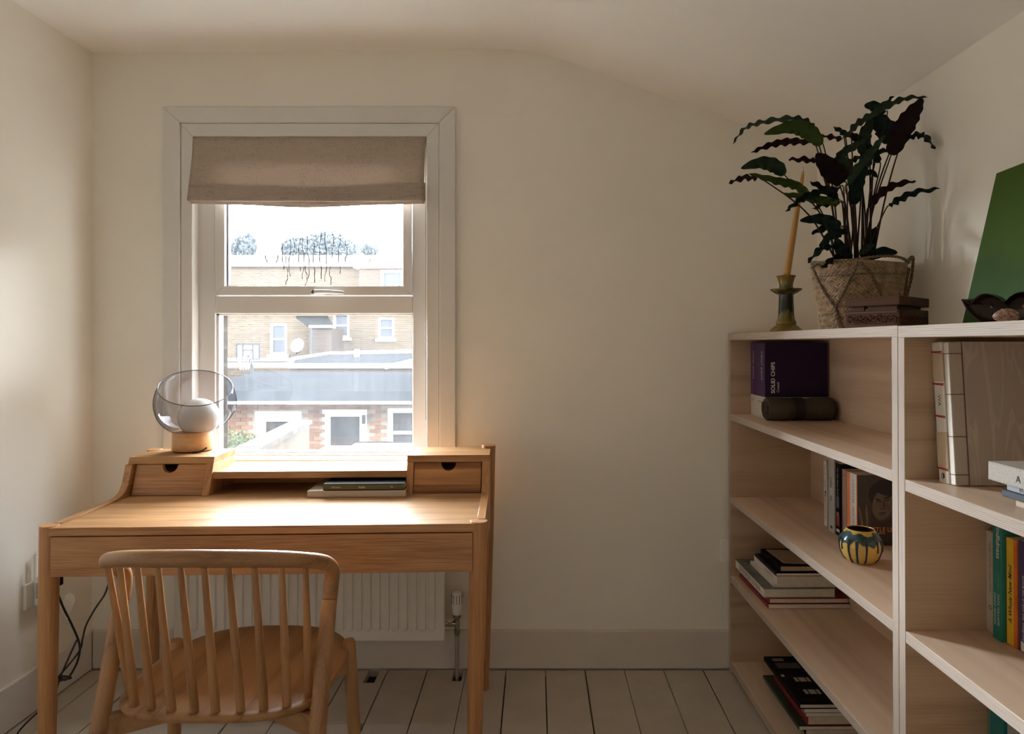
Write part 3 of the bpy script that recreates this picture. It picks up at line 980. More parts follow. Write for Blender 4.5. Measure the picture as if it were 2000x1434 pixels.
m.build('edge_binding', LEATH, roll, smooth=60)

# --- second compartment: paperbacks and a drip-glazed pot
zs2 = .677
WB = flat('white_paper_cover', (.66, .63, .58), .45, .03)
b1 = stand('slim white paperback at the far end of the row behind the vase', .939, 2.19, 2.212, zs2, .12, .211, WB, lean=-.02)
text('WILLIAM GIBSON', BLACK, b1, spine_dn(.011, .160), width=.075)
text('NEUROMANCER', BLACK, b1, spine_dn(.011, .065), width=.085)
m = MB(); m.prism([(-.0004, .005, .118), (-.0004, .016, .108), (-.0004, .008, .104), (-.0004, .015, .096), (-.0004, .006, .1)], (.0003, 0, 0)); m.build('printed_mark', LEATH, b1)
GREYB = flat('grey_cloth', (.30, .30, .29), .7, .06)
b2 = stand('tall grey book standing next to the slim white paperback', .9258, 2.106, 2.15, zs2, .135, .237, GREYB, spine=flat('grey_spine', (.42, .42, .41), .6), hard=True)
text('SE', BLACK, b2, spine_dn(.022, .105), height=.014)
text('O', WHITEINK, b2, spine_dn(.022, .128), height=.016)
text('ofe', BLACK, b2, spine_dn(.022, .155), height=.018)
MB().box(-.0005, 0, .016, .028, .012, .020).build('printed_mark', BLACK, b2)
b3 = stand('black paperback with a coloured lower spine in the row behind the vase', .929, 2.074, 2.104, zs2, .13, .222, NEARBLACK)
text('the last letter from', LGREY, b3, spine_dn(.015, .165), width=.085)
for i, (c_, z_, hh) in enumerate(((flat('red_print', (.30, .03, .03), .5), .030, .03), (flat('blue_print', (.08, .12, .25), .5), .085, .035), (WHITEINK, .012, .008), (flat('pink_print', (.35, .15, .17), .5), .056, .016))):
    MB().box(-.0006, 0, .005 + .003 * (i % 2), .024, z_, z_ + hh).build('printed_mark', c_, b3)
BEI = flat('beige_cover', (.36, .29, .245), .55, .04)
REDL = flat('red_line', (.32, .025, .03), .5)
b4 = stand('greyish pink paperback with red lines next to the orange edged novel', .9347, 2.046, 2.072, zs2, .128, .208, BEI)
MB().box(-.0006, 0, 0, .026, .190, .192).build('printed_line', REDL, b4)
MB().box(-.0006, 0, .0245, .026, 0, .208).build('printed_line', REDL, b4)
BROWN = flat('sepia_cover', (.045, .032, .025), .4, .2, 18)
b5 = stand('thick novel with a sepia portrait cover and orange title behind the vase', .938, 1.985, 2.045, zs2, .128, .206, BROWN, spine=flat('off_white_spine', (.70, .67, .63), .5))
ORG = flat('orange_print', (.85, .23, .06), .5)
MB().box(-.0006, 0, .043, .060, 0, .206).build('orange_band', ORG, b5, label='orange band on the spine')
MB().box(-.0004, .0012, -.0005, .0015, 0, .206).build('orange_edge', ORG, b5)
text('A LITTLE LIFE', BLACK, b5, spine_dn(.021, .155), width=.070)
text('Hanya Yanagihara', BLACK, b5, spine_dn(.021, .066), width=.082)
text('A LITTLE LIFE', ORG, b5, near_cover(.066, .047, False), width=.108, bold=.01)
text('Hanya Yanagihara', LGREY, b5, near_cover(.052, .036, False), width=.06)
# generic head and hand, flat print
SKIN = flat('sepia_mid', (.17, .118, .085), .5, .25, 40)
SKIND = flat('sepia_dark', (.075, .05, .038), .5, .2, 40)
HAIR = flat('sepia_black', (.012, .010, .009), .5)
def blob(name, mat, cx_, cz_, rx, rz, n=24, rot_=0, d=.0004, cut=None):
    pts = []
    for k in range(n):
        a = 2 * PI * k / n
        x, z = rx * math.cos(a), rz * math.sin(a)
        pts.append((cx_ + x * math.cos(rot_) - z * math.sin(rot_), -d, cz_ + x * math.sin(rot_) + z * math.cos(rot_)))
    MB().prism(pts, (0, .0002, 0)).build(name, mat, b5)
blob('printed_portrait', HAIR, .084, .150, .050, .042, rot_=.1, d=.0003)
blob('printed_portrait', SKIND, .081, .118, .036, .050, rot_=-.22, d=.0004)
blob('printed_portrait', SKIN, .076, .120, .030, .046, rot_=-.22, d=.0005)
blob('printed_portrait', HAIR, .096, .164, .046, .020, rot_=-.15, d=.0006)
blob('printed_portrait', HAIR, .112, .134, .010, .030, rot_=-.1, d=.0006)
blob('printed_portrait', HAIR, .062, .134, .0105, .0022, rot_=-.35, d=.0008)
blob('printed_portrait', HAIR, .090, .140, .0115, .0024, rot_=.25, d=.0008)
blob('printed_portrait', SKIND, .064, .128, .009, .0026, rot_=-.2, d=.0008)
blob('printed_portrait', SKIND, .090, .133, .010, .0026, rot_=.15, d=.0008)
blob('printed_portrait', SKIND, .079, .120, .0026, .014, rot_=.15, d=.0008)
blob('printed_portrait', SKIND, .074, .107, .0062, .0022, rot_=.1, d=.0009)
blob('printed_portrait', HAIR, .074, .095, .0125, .0014, rot_=.12, d=.0009)
blob('printed_portrait', SKIND, .075, .090, .009, .0016, rot_=.12, d=.0009)
for i in range(4):
    blob('printed_portrait', SKIND if i % 2 else SKIN, .012 + .0085 * i, .088 - .005 * abs(i - 1.5), .0040, .034, rot_=.16 - .05 * i, d=.0006 + .0001 * i)
# drip-glazed pot
a, l = toB(.881, 1.843)
vase = thing('vase', 'small round yellow vase with dark blue dripping glaze', 'vase', BT(a, l, zs2))
prof_v = [(.030, 0), (.034, .002), (.046, .016), (.0535, .036), (.0545, .050), (.050, .067), (.042, .080), (.0365, .087), (.0345, .089), (.0335, .087), (.038, .078), (.045, .06), (.045, .04), (.03, .012), (.005, .008)]
YEL = flat('yellow_glaze', (.62, .42, .10), .18, .08, 20)
MB().lathe(prof_v[:10], 48, cap1=False).build('body', YEL, vase, smooth=60)
MB().lathe(prof_v[9:], 48, cap0=False).build('inside', flat('dark_brown_inside', (.030, .018, .010), .7), vase, smooth=60, label='dark inside of the pot')  # inner surface coloured dark brown
BLUEG = flat('blue_green_glaze', (.030, .075, .085), .15, .5, 45)
NAVY = flat('navy_glaze', (.012, .026, .055), .14, .2, 40)
def outer_r(z):
    pr = prof_v[:9]
    for (r0, za), (r1, zb_) in zip(pr, pr[1:]):
        if za <= z <= zb_: return r0 + (r1 - r0) * (z - za) / (zb_ - za + 1e-9)
    return .035
m = MB()
# band of glaze round the shoulder with a ragged lower edge, and separate runs below it
nb = 72; rows = []
for j in range(7):
    row = []
    for k in range(nb):
        a_ = 2 * PI * k / nb
        zl = .058 + .006 * math.sin(5 * a_) + .004 * math.sin(11 * a_ + 1); zu = .083 - .003 * math.sin(3 * a_ + .5) - .003 * math.sin(7 * a_)
        z = zl + (zu - zl) * j / 6
        r_ = outer_r(z) + .0009 * math.sin(PI * min(1, (j + .6) / 6))
        row.append(Vector((r_ * math.cos(a_), r_ * math.sin(a_), z)))
    rows.append(row)
m.rings(rows, True, False, False)
m.build('glaze_band', BLUEG, vase, smooth=60)
rv = random.Random(5)
for k in range(15):
    a_ = 2 * PI * (k + rv.uniform(-.25, .25)) / 15
    zend = rv.choice((.004, .006, .012, .030, .036))
    P = []
    for i in range(9):
        z = .066 + (zend - .066) * i / 8
        r_ = outer_r(z) - .0005
        P.append(Vector((r_ * math.cos(a_), r_ * math.sin(a_), z)))
    w0 = rv.uniform(.0035, .005)
    MB().tube(P, [w0, w0 * .9, w0 * .75, w0 * .65, w0 * .6, w0 * .6, w0 * .62, w0 * .7, w0 * .6], 8).build('glaze_run', NAVY, vase, smooth=60)

# --- third compartment: a pile of large books
zs3 = .373
def lay(label, X, Ynear, Yfar, lz, t, w_, cover, pages=None, hard=True, spine=None, yaw=0.0, name='book', group=None):
    """flat book: spine towards the room, head end towards the camera"""
    a, l = toB(X, Yfar)
    M = BT(a, l, lz + .0004) @ Matrix.Rotation(yaw, 4, 'Z') @ LAY
    return book(label, M, w_, t, Yfar - Ynear, cover, pages, hard, group, spine, name)
RED = flat('red_cover', (.26, .012, .014), .4, .06)
WCOV = flat('bone_cover', (.74, .70, .64), .5, .05)
GREYPHOTO = flat('grey_photo_cover', (.17, .19, .19), .35, .7, 9)
z = zs3
p1 = lay('red backed large softcover at the bottom of the third shelf pile', .782, 2.297, 2.612, z, .0150, .278, RED, PAGESW, False); z += .0156
p2 = lay('red hardback second from the bottom of the third shelf pile', .786, 2.300, 2.610, z, .0180, .272, RED, PAGES, True); z += .0186
p3 = lay('large white spined photo book in the middle of the third shelf pile', .768, 2.302, 2.618, z, .0315, .245, GREYPHOTO, PAGES, True, WCOV); z += .0321
for i in range(15):
    MB().box(-.0006, 0, .006 + .002 * (i % 3), .025, .05 + i * .016, .0535 + i * .016).build('printed_mark', NEARBLACK if i % 2 else LEATH, p3)
text('O', BLACK, p3, basis((-.0003, .016, .296), (0, 0, 1), (0, 1, 0)), height=.008)
for i in range(3):
    MB().box(.02 + .03 * i, .045 + .03 * i, .0315, .0318, .03, .033).build('printed_mark', BLACK, p3)
p4 = lay('thin bone coloured softcover under the white notebook on the third shelf pile', .806, 2.312, 2.560, z, .0120, .225, WCOV, PAGES, False); z += .0126
p5 = lay('bone coloured hardback with black lettering below the spiral notebook', .816, 2.310, 2.545, z, .0250, .215, WCOV, PAGES, True); z += .0256
text('THE HAND BOOK', BLACK, p5, basis((-.0003, .012, .155), (0, 0, 1), (0, 1, 0)), width=.09)
p6 = lay('black spiral bound notebook on top of the bone coloured hardback', .816, 2.314, 2.535, z, .0090, .21, NEARBLACK, PAGESW, False, name='notebook')
m = MB()
for i in range(26):
    zz_ = .008 + i * .0082
    m.tube([Vector((.003 + .0065 * math.cos(2*PI*k/10), .0045 + .0062 * math.sin(2*PI*k/10), zz_)) for k in range(11)], .0007, 5, cap=False)
m.build('spiral_binding', flat('coil_wire', (.08, .08, .08), .3, metal=.7), p6, smooth=60)
z += .0110
p7 = lay('small black hardback lying on the spiral notebook', .832, 2.322, 2.52, z, .0200, .18, NEARBLACK, flat('tan_pages', (.47, .37, .25), .8), True); z += .0206
a, l = toB(.845, 2.50)
tag(MB().prism([(0, 0, 0), (.12, -.01, 0), (.125, -.165, 0), (.01, -.15, 0)], (0, 0, .0022)).build('card_folder', flat('tan_card', (.36, .27, .20), .6), None), 'tan card folder on top of the third shelf pile', 'folder').matrix_basis = BT(a, l, z + .0003)

# --- bottom compartment
z = .0455
DGREEN = flat('dark_green_cover', (.010, .035, .020), .35, .1)
q1 = lay('black softcover at the bottom of the lowest shelf pile', .842, 2.13, 2.42, z, .016, .215, NEARBLACK, PAGES, False); z += .0166
q2 = lay('dark green large softcover sticking out of the lowest shelf pile', .818, 2.125, 2.455, z, .012, .235, DGREEN, PAGESW, False); z += .0126
q3 = lay('red hardback in the middle of the lowest shelf pile', .846, 2.128, 2.42, z, .030, .210, RED, PAGES, True); z += .0306
q4 = lay('grey magazine below the black photo book on the lowest shelf', .838, 2.122, 2.43, z, .012, .218, flat('grey_magazine', (.16, .15, .14), .4, .3, 20), PAGESW, False); z += .0126
q5 = lay('pale spined magazine directly below the black photo book on the lowest shelf', .834, 2.122, 2.43, z, .012, .218, LGREY, PAGESW, False, flat('tan_spine', (.40, .33, .27), .5)); z += .0126
q6 = lay('black photo book with bright window pattern on top of the lowest pile', .818, 2.120, 2.445, z, .015, .235, NEARBLACK, PAGESW, True); z += .015
def top_print(o, mat, x0, x1, y0, y1, t, name='printed_mark'):
    MB().box(x0, x1, t, t + .0003, y0, y1).build(name, mat, o)
PBEIGE = flat('lit_window_print', (.42, .38, .32), .5, .1)
top_print(q6, PBEIGE, .022, .060, .018, .036, .015)
for i in range(5):
    top_print(q6, BLACK, .026 + .007 * i, .029 + .007 * i, .021, .034, .0153)
for yy in (.155, .235):
    for (xa, xb) in ((.045, .056), (.060, .082), (.086, .096), (.130, .142), (.148, .168)):
        top_print(q6, PBEIGE, xa, xb, yy, yy + .028, .015)
top_print(q6, flat('dark_slate_print', (.05, .052, .055), .4), .02, .10, .05, .09, .015)
top_print(q6, LGREY, .010, .020, .135, .150, .015)

# --- near bookcase, upper compartment
zA = .987
LINB = flat('oatmeal_cloth', (.48, .415, .345), .85, .07, 300, .15)
SILK = flat('cream_silk', (.62, .49, .35), .55, .05, 120)
IVORY = flat('ivory_paper', (.82, .78, .72), .5, .03)
def moire():
    m, nt, b = newmat('moire_cloth')
    v = coords(nt, (26, 26, 3.2))
    n = noise(nt, v, 1.0, 2, .5, 1.2)
    r = ramp(nt, n, [(.50, (.44, .375, .31)), (.545, (.53, .465, .395)), (.57, (.44, .375, .31))])
    nt.links.new(r, b.inputs['Base Color']); b.inputs['Roughness'].default_value = .85
    return m
THREAD = flat('red_thread', (.42, .015, .03), .6)
DTHREAD = flat('maroon_thread', (.12, .015, .02), .6)
a, l = toB(.8195, 1.345)
wa = thing('book', 'slim cream book stitched with red thread and lettered on its spine', 'book', BT(a, l, zA + .0005) @ Matrix.Rotation(-.085, 4, 'X'))
MB().box(0, .23, 0, .033, 0, .285).build('cover', IVORY, wa, bevel=.003)
for za, zb_ in ((.205, .262), (.03, .103)):
    MB().box(-.0006, .02, -.0006, .0336, za, zb_).build('silk_panel', SILK, wa, bevel=.002, label='tan silk panel')
for zz_ in (.264, .199, .134, .029):
    MB().tube([(-.0012, -.0012, zz_), (-.0012, .0342, zz_ + .002)], .0012, 6).build('thread', THREAD, wa)
    MB().tube([(-.0012, -.0012, zz_ - .003), (-.0012, .0342, zz_ + .001)], .0008, 6).build('thread', THREAD, wa)
text('WA', BLACK, wa, spine_dn(.015, .166), width=.024)
text('\u03a6', BLACK, wa, basis((-.0004, .016, .015), (0, -1, 0), (0, 0, 1)), height=.014)
a, l = toB(.822, 1.338)
lb = thing('book', 'large oatmeal clothbound book with a stitched spine in the near bookcase', 'book', BT(a, l, zA + .0008) @ Matrix.Rotation(-.085, 4, 'X'))
MB().box(.026, .235, -.012, -.0085, 0, .283).build('cover', moire(), lb, bevel=.001)
MB().box(0, .027, -.0125, .004, 0, .283).build('spine', LINB, lb, bevel=.003)
MB().box(-.0004, .004, -.0115, .003, .001, .282).build('spine_edge', IVORY, lb, bevel=.001)
MB().box(.004, .23, -.0085, .004, .003, .280).build('pages', PAGES, lb)
for zz_ in (.021, .095, .178, .259):
    MB().tube([(-.001, .004, zz_), (-.001, -.0135, zz_), (.027, -.0135, zz_)], .0007, 5).build('thread', DTHREAD, lb)
MB().tube([(.0262, -.0135, .001), (.0262, -.0135, .282)], .0007, 5).build('thread', DTHREAD, lb)
# little pile at the frame edge
PINKB = flat('blush_cover', (.62, .47, .38), .6)
NAVYB = flat('navy_cover', (.045, .06, .085), .5)
PALEBLUE = flat('pale_blue_cover', (.38, .42, .46), .5)
LINW = flat('speckled_linen', (.50, .47, .43), .85, .12, 260, .15)
z = zA
r1_ = lay('blush pink book at the bottom of the pile beside the oatmeal book', .826, .96, 1.166, z, .0140, .15, PINKB, PAGESW, True); z += .0145
r2_ = lay('navy notebook under the pale blue book in the near bookcase', .812, .965, 1.180, z, .0120, .16, NAVYB, PAGES, False); z += .0124
r3_ = lay('pale blue book directly under the grey linen book', .815, .97, 1.172, z, .0125, .15, PALEBLUE, PAGESW, False); z += .0130
text('Reste(s)', BLACK, r3_, basis((-.0003, .0062, .052), (0, 0, -1), (0, -1, 0)), width=.042)
r4_ = lay('thick grey linen book on top of the pile beside the oatmeal book', .800, .95, 1.198, z, .0320, .18, LINW, PAGES, True); z += .032
text('A', BLACK, r4_, basis((-.0003, .014, .0745), (0, 0, 1), (0, 1, 0)), height=.0115)
text('B', BLACK, r4_, basis((-.0003, .014, .092), (0, 0, 1), (0, 1, 0)), height=.0115)

# --- near bookcase, middle compartment
zB = .675
BEI2 = flat('shell_cover', (.55, .47, .40), .55)
TEAL = flat('teal_cover', (.015, .20, .165), .45)
YELB = flat('yellow_cover', (.80, .52, .03), .45)
ORB = flat('fiery_cover', (.72, .16, .02), .45, .3, 16)
PURB = flat('violet_cover', (.055, .04, .13), .45)
g1 = stand('shell coloured paperback at the far end of the row in the near bookcase', .930, 1.372, 1.404, zB, .128, .207, BEI2)
text('George Orwell The Complete Novel', LEATH, g1, spine_dn(.016, .135), width=.10)
text('O', LEATH, g1, spine_dn(.016, .052), height=.009, bold=.01)
g2 = stand('teal green paperback lettered in white beside the shell coloured one', .923, 1.345, 1.370, zB, .135, .262, TEAL)
text('Mindfulness', WHITEINK, g2, spine_dn(.008, .199), width=.0727, bold=.01)
text('MARK WILLIAMS', WHITEINK, g2, spine_dn(.008, .060), width=.062)
text('DANNY PENMAN', WHITEINK, g2, spine_dn(.018, .060), width=.062)
text('PRACTICAL PEACE', flat('lime_print', (.30, .45, .05), .5), g2, spine_dn(.008, .118), width=.035)
g3 = stand('yellow and orange paperback lettered in black italics', .932, 1.313, 1.343, zB, .13, .209, ORB, spine=YELB)
MB().box(-.0006, 0, 0, .009, 0, .209).build('fiery_band', ORB, g3)
text('A Whole New Mind', BLACK, g3, spine_up(.019, .10), width=.115, shear=.25, bold=.01)
g4 = stand('violet paperback nearest the camera in the middle row', .933, 1.282, 1.311, zB, .13, .213, PURB)
text('FIVE GIVE UP THE BOOZE', WHITEINK, g4, spine_up(.015, .105), width=.085)
text('Enid Blyton', WHITEINK, g4, spine_up(.015, .040), width=.035, shear=.2)
MB().box(-.0006, 0, .005, .022, .002, .020).build('printed_mark', WHITEINK, g4)
# --- near bookcase, lower compartment
zC = .370
MINT = flat('mint_cover', (.16, .30, .19), .5)
h1 = stand('mint green paperback low in the near bookcase', .932, 1.392, 1.402, zC, .13, .215, MINT)
h2 = stand('turquoise hardback low in the near bookcase', .926, 1.345, 1.385, zC, .14, .225, flat('turquoise_cover', (.012, .17, .18), .45), hard=True)
h3 = stand('grey hardback low in the near bookcase beside the turquoise one', .93, 1.30, 1.340, zC, .14, .22, GREYB, hard=True)

# ------------------------------------------------------------------ on top of the bookcases
zt1, zt2 = 1.305, 1.3035
AMBER = None
def glaze():
    m, nt, b = newmat('amber_green_glaze')
    v = coords(nt)
    sp = node(nt, 'ShaderNodeSeparateXYZ'); nt.links.new(v, sp.inputs[0])
    n = noise(nt, coords(nt, (40, 40, 18)), 1, 4, .6)
    r = node(nt, 'ShaderNodeMath', operation='MULTIPLY_ADD'); nt.links.new(n, r.inputs[0]); r.inputs[1].default_value = .11; nt.links.new(sp.outputs[2], r.inputs[2])
    s = node(nt, 'ShaderNodeMath', operation='MULTIPLY'); nt.links.new(r.outputs[0], s.inputs[0]); s.inputs[1].default_value = 4.5
    A, G, K = (.22, .135, .022), (.16, .13, .02), (.018, .024, .022)
    c = ramp(nt, s.outputs[0], [(.30, A), (.45, G), (.55, K), (.78, K), (.90, G), (1.0, A)])
    nt.links.new(c, b.inputs['Base Color']); b.inputs['Roughness'].default_value = .12
    return m
a, l = toB(.805, 2.181)
cs = thing('candlestick', 'amber and green glazed ceramic candlestick on the bookcase', 'candlestick', BT(a, l, zt1))
pr = [(.020, 0), (.053, 0), (.0545, .005), (.051, .010), (.041, .018), (.034, .024), (.0325, .027), (.0345, .031), (.0325, .036), (.0285, .045), (.0265, .065), (.0255, .095), (.0245, .125), (.0255, .129), (.040, .136), (.0535, .146), (.053, .1485), (.042, .149), (.024, .151), (.0225, .158), (.0235, .168), (.0285, .186), (.0335, .194), (.032, .195), (.023, .187), (.012, .179)]
pr = [(r_ * .92, z_ * .925) for r_, z_ in pr]
MB().lathe(pr, 40).build('body', glaze(), cs, smooth=50)
cb = (BT(a, l, zt1) @ Vector((0, 0, .1662)))
ctip = lp(1569, 334, 2.165)
cd = thing('taper_candle', 'leaning honey coloured taper candle in the ceramic candlestick', 'candle', cb)
d = ctip - cb
MB().tube([d * t for t in (0, .08, .3, .6, .85, .96, 1.0)], [.0110, .0108, .0099, .0085, .0068, .0052, .0017], 20).build('wax', flat('honey_wax', (.56, .30, .085), .35, .05, 12), cd, smooth=60)
MB().tube([d, d + Vector((.001, 0, .009)), d + Vector((-.003, 0, .014))], .0009, 6).build('wick', flat('wick_cotton', (.55, .48, .38), .8), cd)

# woven basket and the plant in it
PX, PY = .930, 1.955
a, l = toB(PX, PY)
PM = BT(a, l, zt1)
bas = thing('woven_basket', 'woven seagrass basket holding the potted plant', 'basket', PM)
def straw():
    m, nt, b = newmat('seagrass')
    n = noise(nt, coords(nt, (50, 50, 70)), 1, 3, .6)
    c = ramp(nt, n, [(.25, (.13, .08, .04)), (.5, (.28, .185, .10)), (.75, (.40, .28, .165))])
    nt.links.new(c, b.inputs['Base Color']); b.inputs['Roughness'].default_value = .7
    return m
STRAW = straw()
ROPE = flat('grass_rope', (.14, .095, .053), .75, .3, 90, .3)
HB = .190
def brad(t): return .096 + .030 * t
def bz(a_, t): return HB * t + .006 * t * math.sin(2 * a_ + .6)
m = MB()
NB = 72
rows = [[Vector((brad(t) * math.cos(2*PI*k/NB), brad(t) * math.sin(2*PI*k/NB), bz(2*PI*k/NB, t))) for k in range(NB)] for t in (0, .25, .5, .75, 1.0)]
for t in (1.0, .85, .7):
    rows.append([Vector(((brad(t) - .006) * math.cos(2*PI*k/NB), (brad(t) - .006) * math.sin(2*PI*k/NB), bz(2*PI*k/NB, t) - .001)) for k in range(NB)])
m.rings(rows, True, True, False)
m.build('basket_wall', flat('seagrass_shade', (.10, .062, .032), .85), bas, smooth=50)
# plaited strands: slanted, rows leaning to and fro
m = MB()
NRW, NCL = 24, 62
rb = random.Random(4)
for j in range(NRW):
    f = 1 if j % 2 else -1
    for k in range(NCL):
        t0_, t1_ = j / NRW - .004, (j + 1) / NRW + .004
        a0 = 2 * PI * (k + .5 * (j // 2 % 2)) / NCL
        da = 2 * PI / NCL
        sl_ = f * da * .55
        hw_ = da * rb.uniform(.40, .47)
        lift = rb.uniform(.0020, .0030)
        def pt(a_, t, o): 
            t = max(0, min(1, t)); r_ = brad(t) + o
            return Vector((r_ * math.cos(a_), r_ * math.sin(a_), bz(a_, t)))
        n0_ = len(m.v); tm = (t0_ + t1_) / 2
        m.v += [pt(a0 - hw_ - sl_, t0_, .0002), pt(a0 + hw_ - sl_, t0_, .0002), pt(a0 - hw_, tm, .0004), pt(a0, tm, lift), pt(a0 + hw_, tm, .0004), pt(a0 - hw_ + sl_, t1_, .0002), pt(a0 + hw_ + sl_, t1_, .0002), pt(a0 - sl_ * .6, t0_ * .8 + tm * .2, lift * .8), pt(a0 + sl_ * .6, t1_ * .8 + tm * .2, lift * .8)]
        for q_ in ((0, 1, 7), (0, 7, 3, 2), (1, 4, 3, 7), (2, 3, 8, 5), (3, 4, 6, 8), (5, 8, 6)):
            m.face([n0_ + i for i in q_])
m.build('weave', STRAW, bas, smooth=60, kind='stuff')
def rope(P, name, par, r_=.0035, n=1):
    P = catmull(P, 10)
    for q in range(2):
        path = []
        Lc = 0
        for i, p in enumerate(P):
            t = (P[min(i + 1, len(P) - 1)] - P[max(i - 1, 0)]).normalized()
            u = t.cross(Vector((.3, .2, .9))).normalized(); v2 = t.cross(u)
            if i: Lc += (p - P[i - 1]).length
            an = Lc / .011 * PI + q * PI
            path.append(p + (u * math.cos(an) + v2 * math.sin(an)) * r_ * .55)
        if q == 0: m_ = MB()
        m_.tube(path, r_ * .75, 7)
    return m_.build(name, ROPE, par, smooth=60)
def on_b(deg, t, out=.003):
    a_ = math.radians(deg); r_ = brad(t) + out
    return Vector((r_ * math.cos(a_), r_ * math.sin(a_), HB * t))
# rim cord and the V-shaped cords down the side
rope([on_b(d_, 1.0, -.002) + Vector((0, 0, .004 + .005 * math.sin(d_ * .05))) for d_ in range(0, 361, 24)], 'rim_cord', bas)
rope([on_b(d_, .80, .0015) for d_ in range(0, 361, 20)], 'seam_cord', bas, .0018)
rope([on_b(176, .95), on_b(189, .70), on_b(202, .48), on_b(211, .34), on_b(216, .16), on_b(221, .02)], 'cord', bas)
rope([on_b(245, .97), on_b(235, .74), on_b(224, .52), on_b(213, .35), on_b(213, .18), on_b(218, .02)], 'cord', bas)
rope([on_b(247, .97), on_b(258, .80), on_b(268, .62), on_b(277, .44), on_b(284, .30)], 'cord', bas)
hx = on_b(350, .90)
rope([on_b(322, .98), on_b(335, 1.06, .005), on_b(346, 1.06, .016), on_b(349, .75, .022), on_b(347, .42, .014), on_b(340, .36, .008), on_b(342, .62, .008), on_b(338, .92, .006)], 'handle', bas, .004)
rope([on_b(200, .93, .004), on_b(195, .98, .012), on_b(188, .95, .018), on_b(180, .97, .005)], 'handle', bas, .0035)

plant = thing('prayer_plant', 'tall leafy plant with long wavy dark green and purple leaves in the basket', 'plant', PM)
MB().lathe([(.085, .10), (.095, .165), (.02, .172), (.005, .172)], 32).build('soil', flat('potting_soil', (.018, .012, .008), .9, .3, 80, .4), plant, smooth=60)
def leafmat(name, c0, c1, rough=.42):
    m, nt, b = newmat(name)
    n = noise(nt, coords(nt, (20, 20, 20)), 1, 4, .6)
    c = ramp(nt, n, [(.3, c0), (.7, c1)])
    nt.links.new(c, b.inputs['Base Color']); b.inputs['Roughness'].default_value = rough
    b.inputs['Specular IOR Level'].default_value = .12
    return m
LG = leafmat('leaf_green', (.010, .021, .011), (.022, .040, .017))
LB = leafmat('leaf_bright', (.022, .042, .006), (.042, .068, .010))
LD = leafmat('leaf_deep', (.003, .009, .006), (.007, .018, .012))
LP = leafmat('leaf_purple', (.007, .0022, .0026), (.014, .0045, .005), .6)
STEM = leafmat('stem_maroon', (.016, .007, .005), (.042, .020, .011), .5)
rl = random.Random(11)
def capY(px, Y):
    if px > 1500: Y = min(Y, 1.082 * F / (px - CX))
    return Y
def leaf(pxs, wpx, face, dep=0.0, dtip=0.0, stem=True, root=None):
    """pxs: base .. tip in photograph pixels; dep/dtip: metres nearer (-) or farther (+) than the pot"""
    n0 = len(pxs)
    pts = []
    for i, (x, y) in enumerate(pxs):
        Y = capY(x, PY + dep + dtip * i / (n0 - 1))
        pts.append(lp(x, y, Y))
    P = catmull(pts, max(6, int(54 / (n0 - 1))))
    n = len(P) - 1
    Yc = sum(p.y for p in P) / len(P)
    wproj = wpx * Yc / F
    wr = max(wproj, .030)
    length = sum((P[i + 1] - P[i]).length for i in range(n))
    wr = min(wr, max(wproj, length * .36))
    ang = math.acos(min(1, wproj / wr)) * rl.choice((-1, 1)) * .9
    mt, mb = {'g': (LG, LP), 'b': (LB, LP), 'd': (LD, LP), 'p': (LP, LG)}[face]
    b = MB(); rows_t, rows_b = [], []
    ph = rl.uniform(0, 6); waves = max(3, length / .027)
    NV = 8
    for i, p in enumerate(P):
        s = i / n
        t = (P[min(i + 1, n)] - P[max(i - 1, 0)]).normalized()
        view = p - Vector((0, 0, HC)); view.normalize()
        side_ = t.cross(view).normalized()
        nn = side_.cross(t).normalized()
        if nn.dot(view) > 0: nn = -nn
        w_dir = side_ * math.cos(ang) + nn * math.sin(ang)
        n_dir = nn * math.cos(ang) - side_ * math.sin(ang)
        hw = wr / 2 * min(1.0, 2.02 * (max(0, s + .01) ** .55) * (max(0, 1 - s) ** .80)) + .0005
        rt, rb = [], []
        for j in range(NV + 1):
            v = -1 + 2 * j / NV
            ruff = .0042 * math.sin(2 * PI * waves * s + ph + (1.3 if v > 0 else 0)) * abs(v) ** 1.5 * min(1, hw / .006)
            lift = abs(v) * hw * .22
            q_ = p + w_dir * (v * hw * (1 + .07 * math.sin(2 * PI * waves * s + ph + 1.3 * (v > 0)))) + n_dir * (lift + ruff)
            rt.append(q_ + n_dir * .0005); rb.append(q_ - n_dir * .0005)
        rows_t.append(rt); rows_b.append(rb)
    flip = face
    k0 = len(b.v)
    b.rings(rows_t, False, False, False, 0); b.rings(rows_b, False, False, False, 1)
    b.build('leaf', [mt, mb], plant, world=True, smooth=70)
    if stem:
        base = pts[0]
        rx = root if root is not None else max(-.05, min(.05, (base.x - PX) * .35))
        r0 = PM @ Vector((rx, rl.uniform(-.035, .035), .165))
        mid = r0.lerp(base, .55); mid.z += .04 * (base - r0).length; mid.x = r0.x + (base.x - r0.x) * .38
        tt = (pts[1] - pts[0]).normalized()
        near = base - tt * .012
        Pm = catmull([r0, mid, near, base], 6)
        MB().tube(Pm, lerp_list([.0030, .0023, .0017, .0012], 6), 7).build('stem', STEM, plant, world=True, smooth=60)
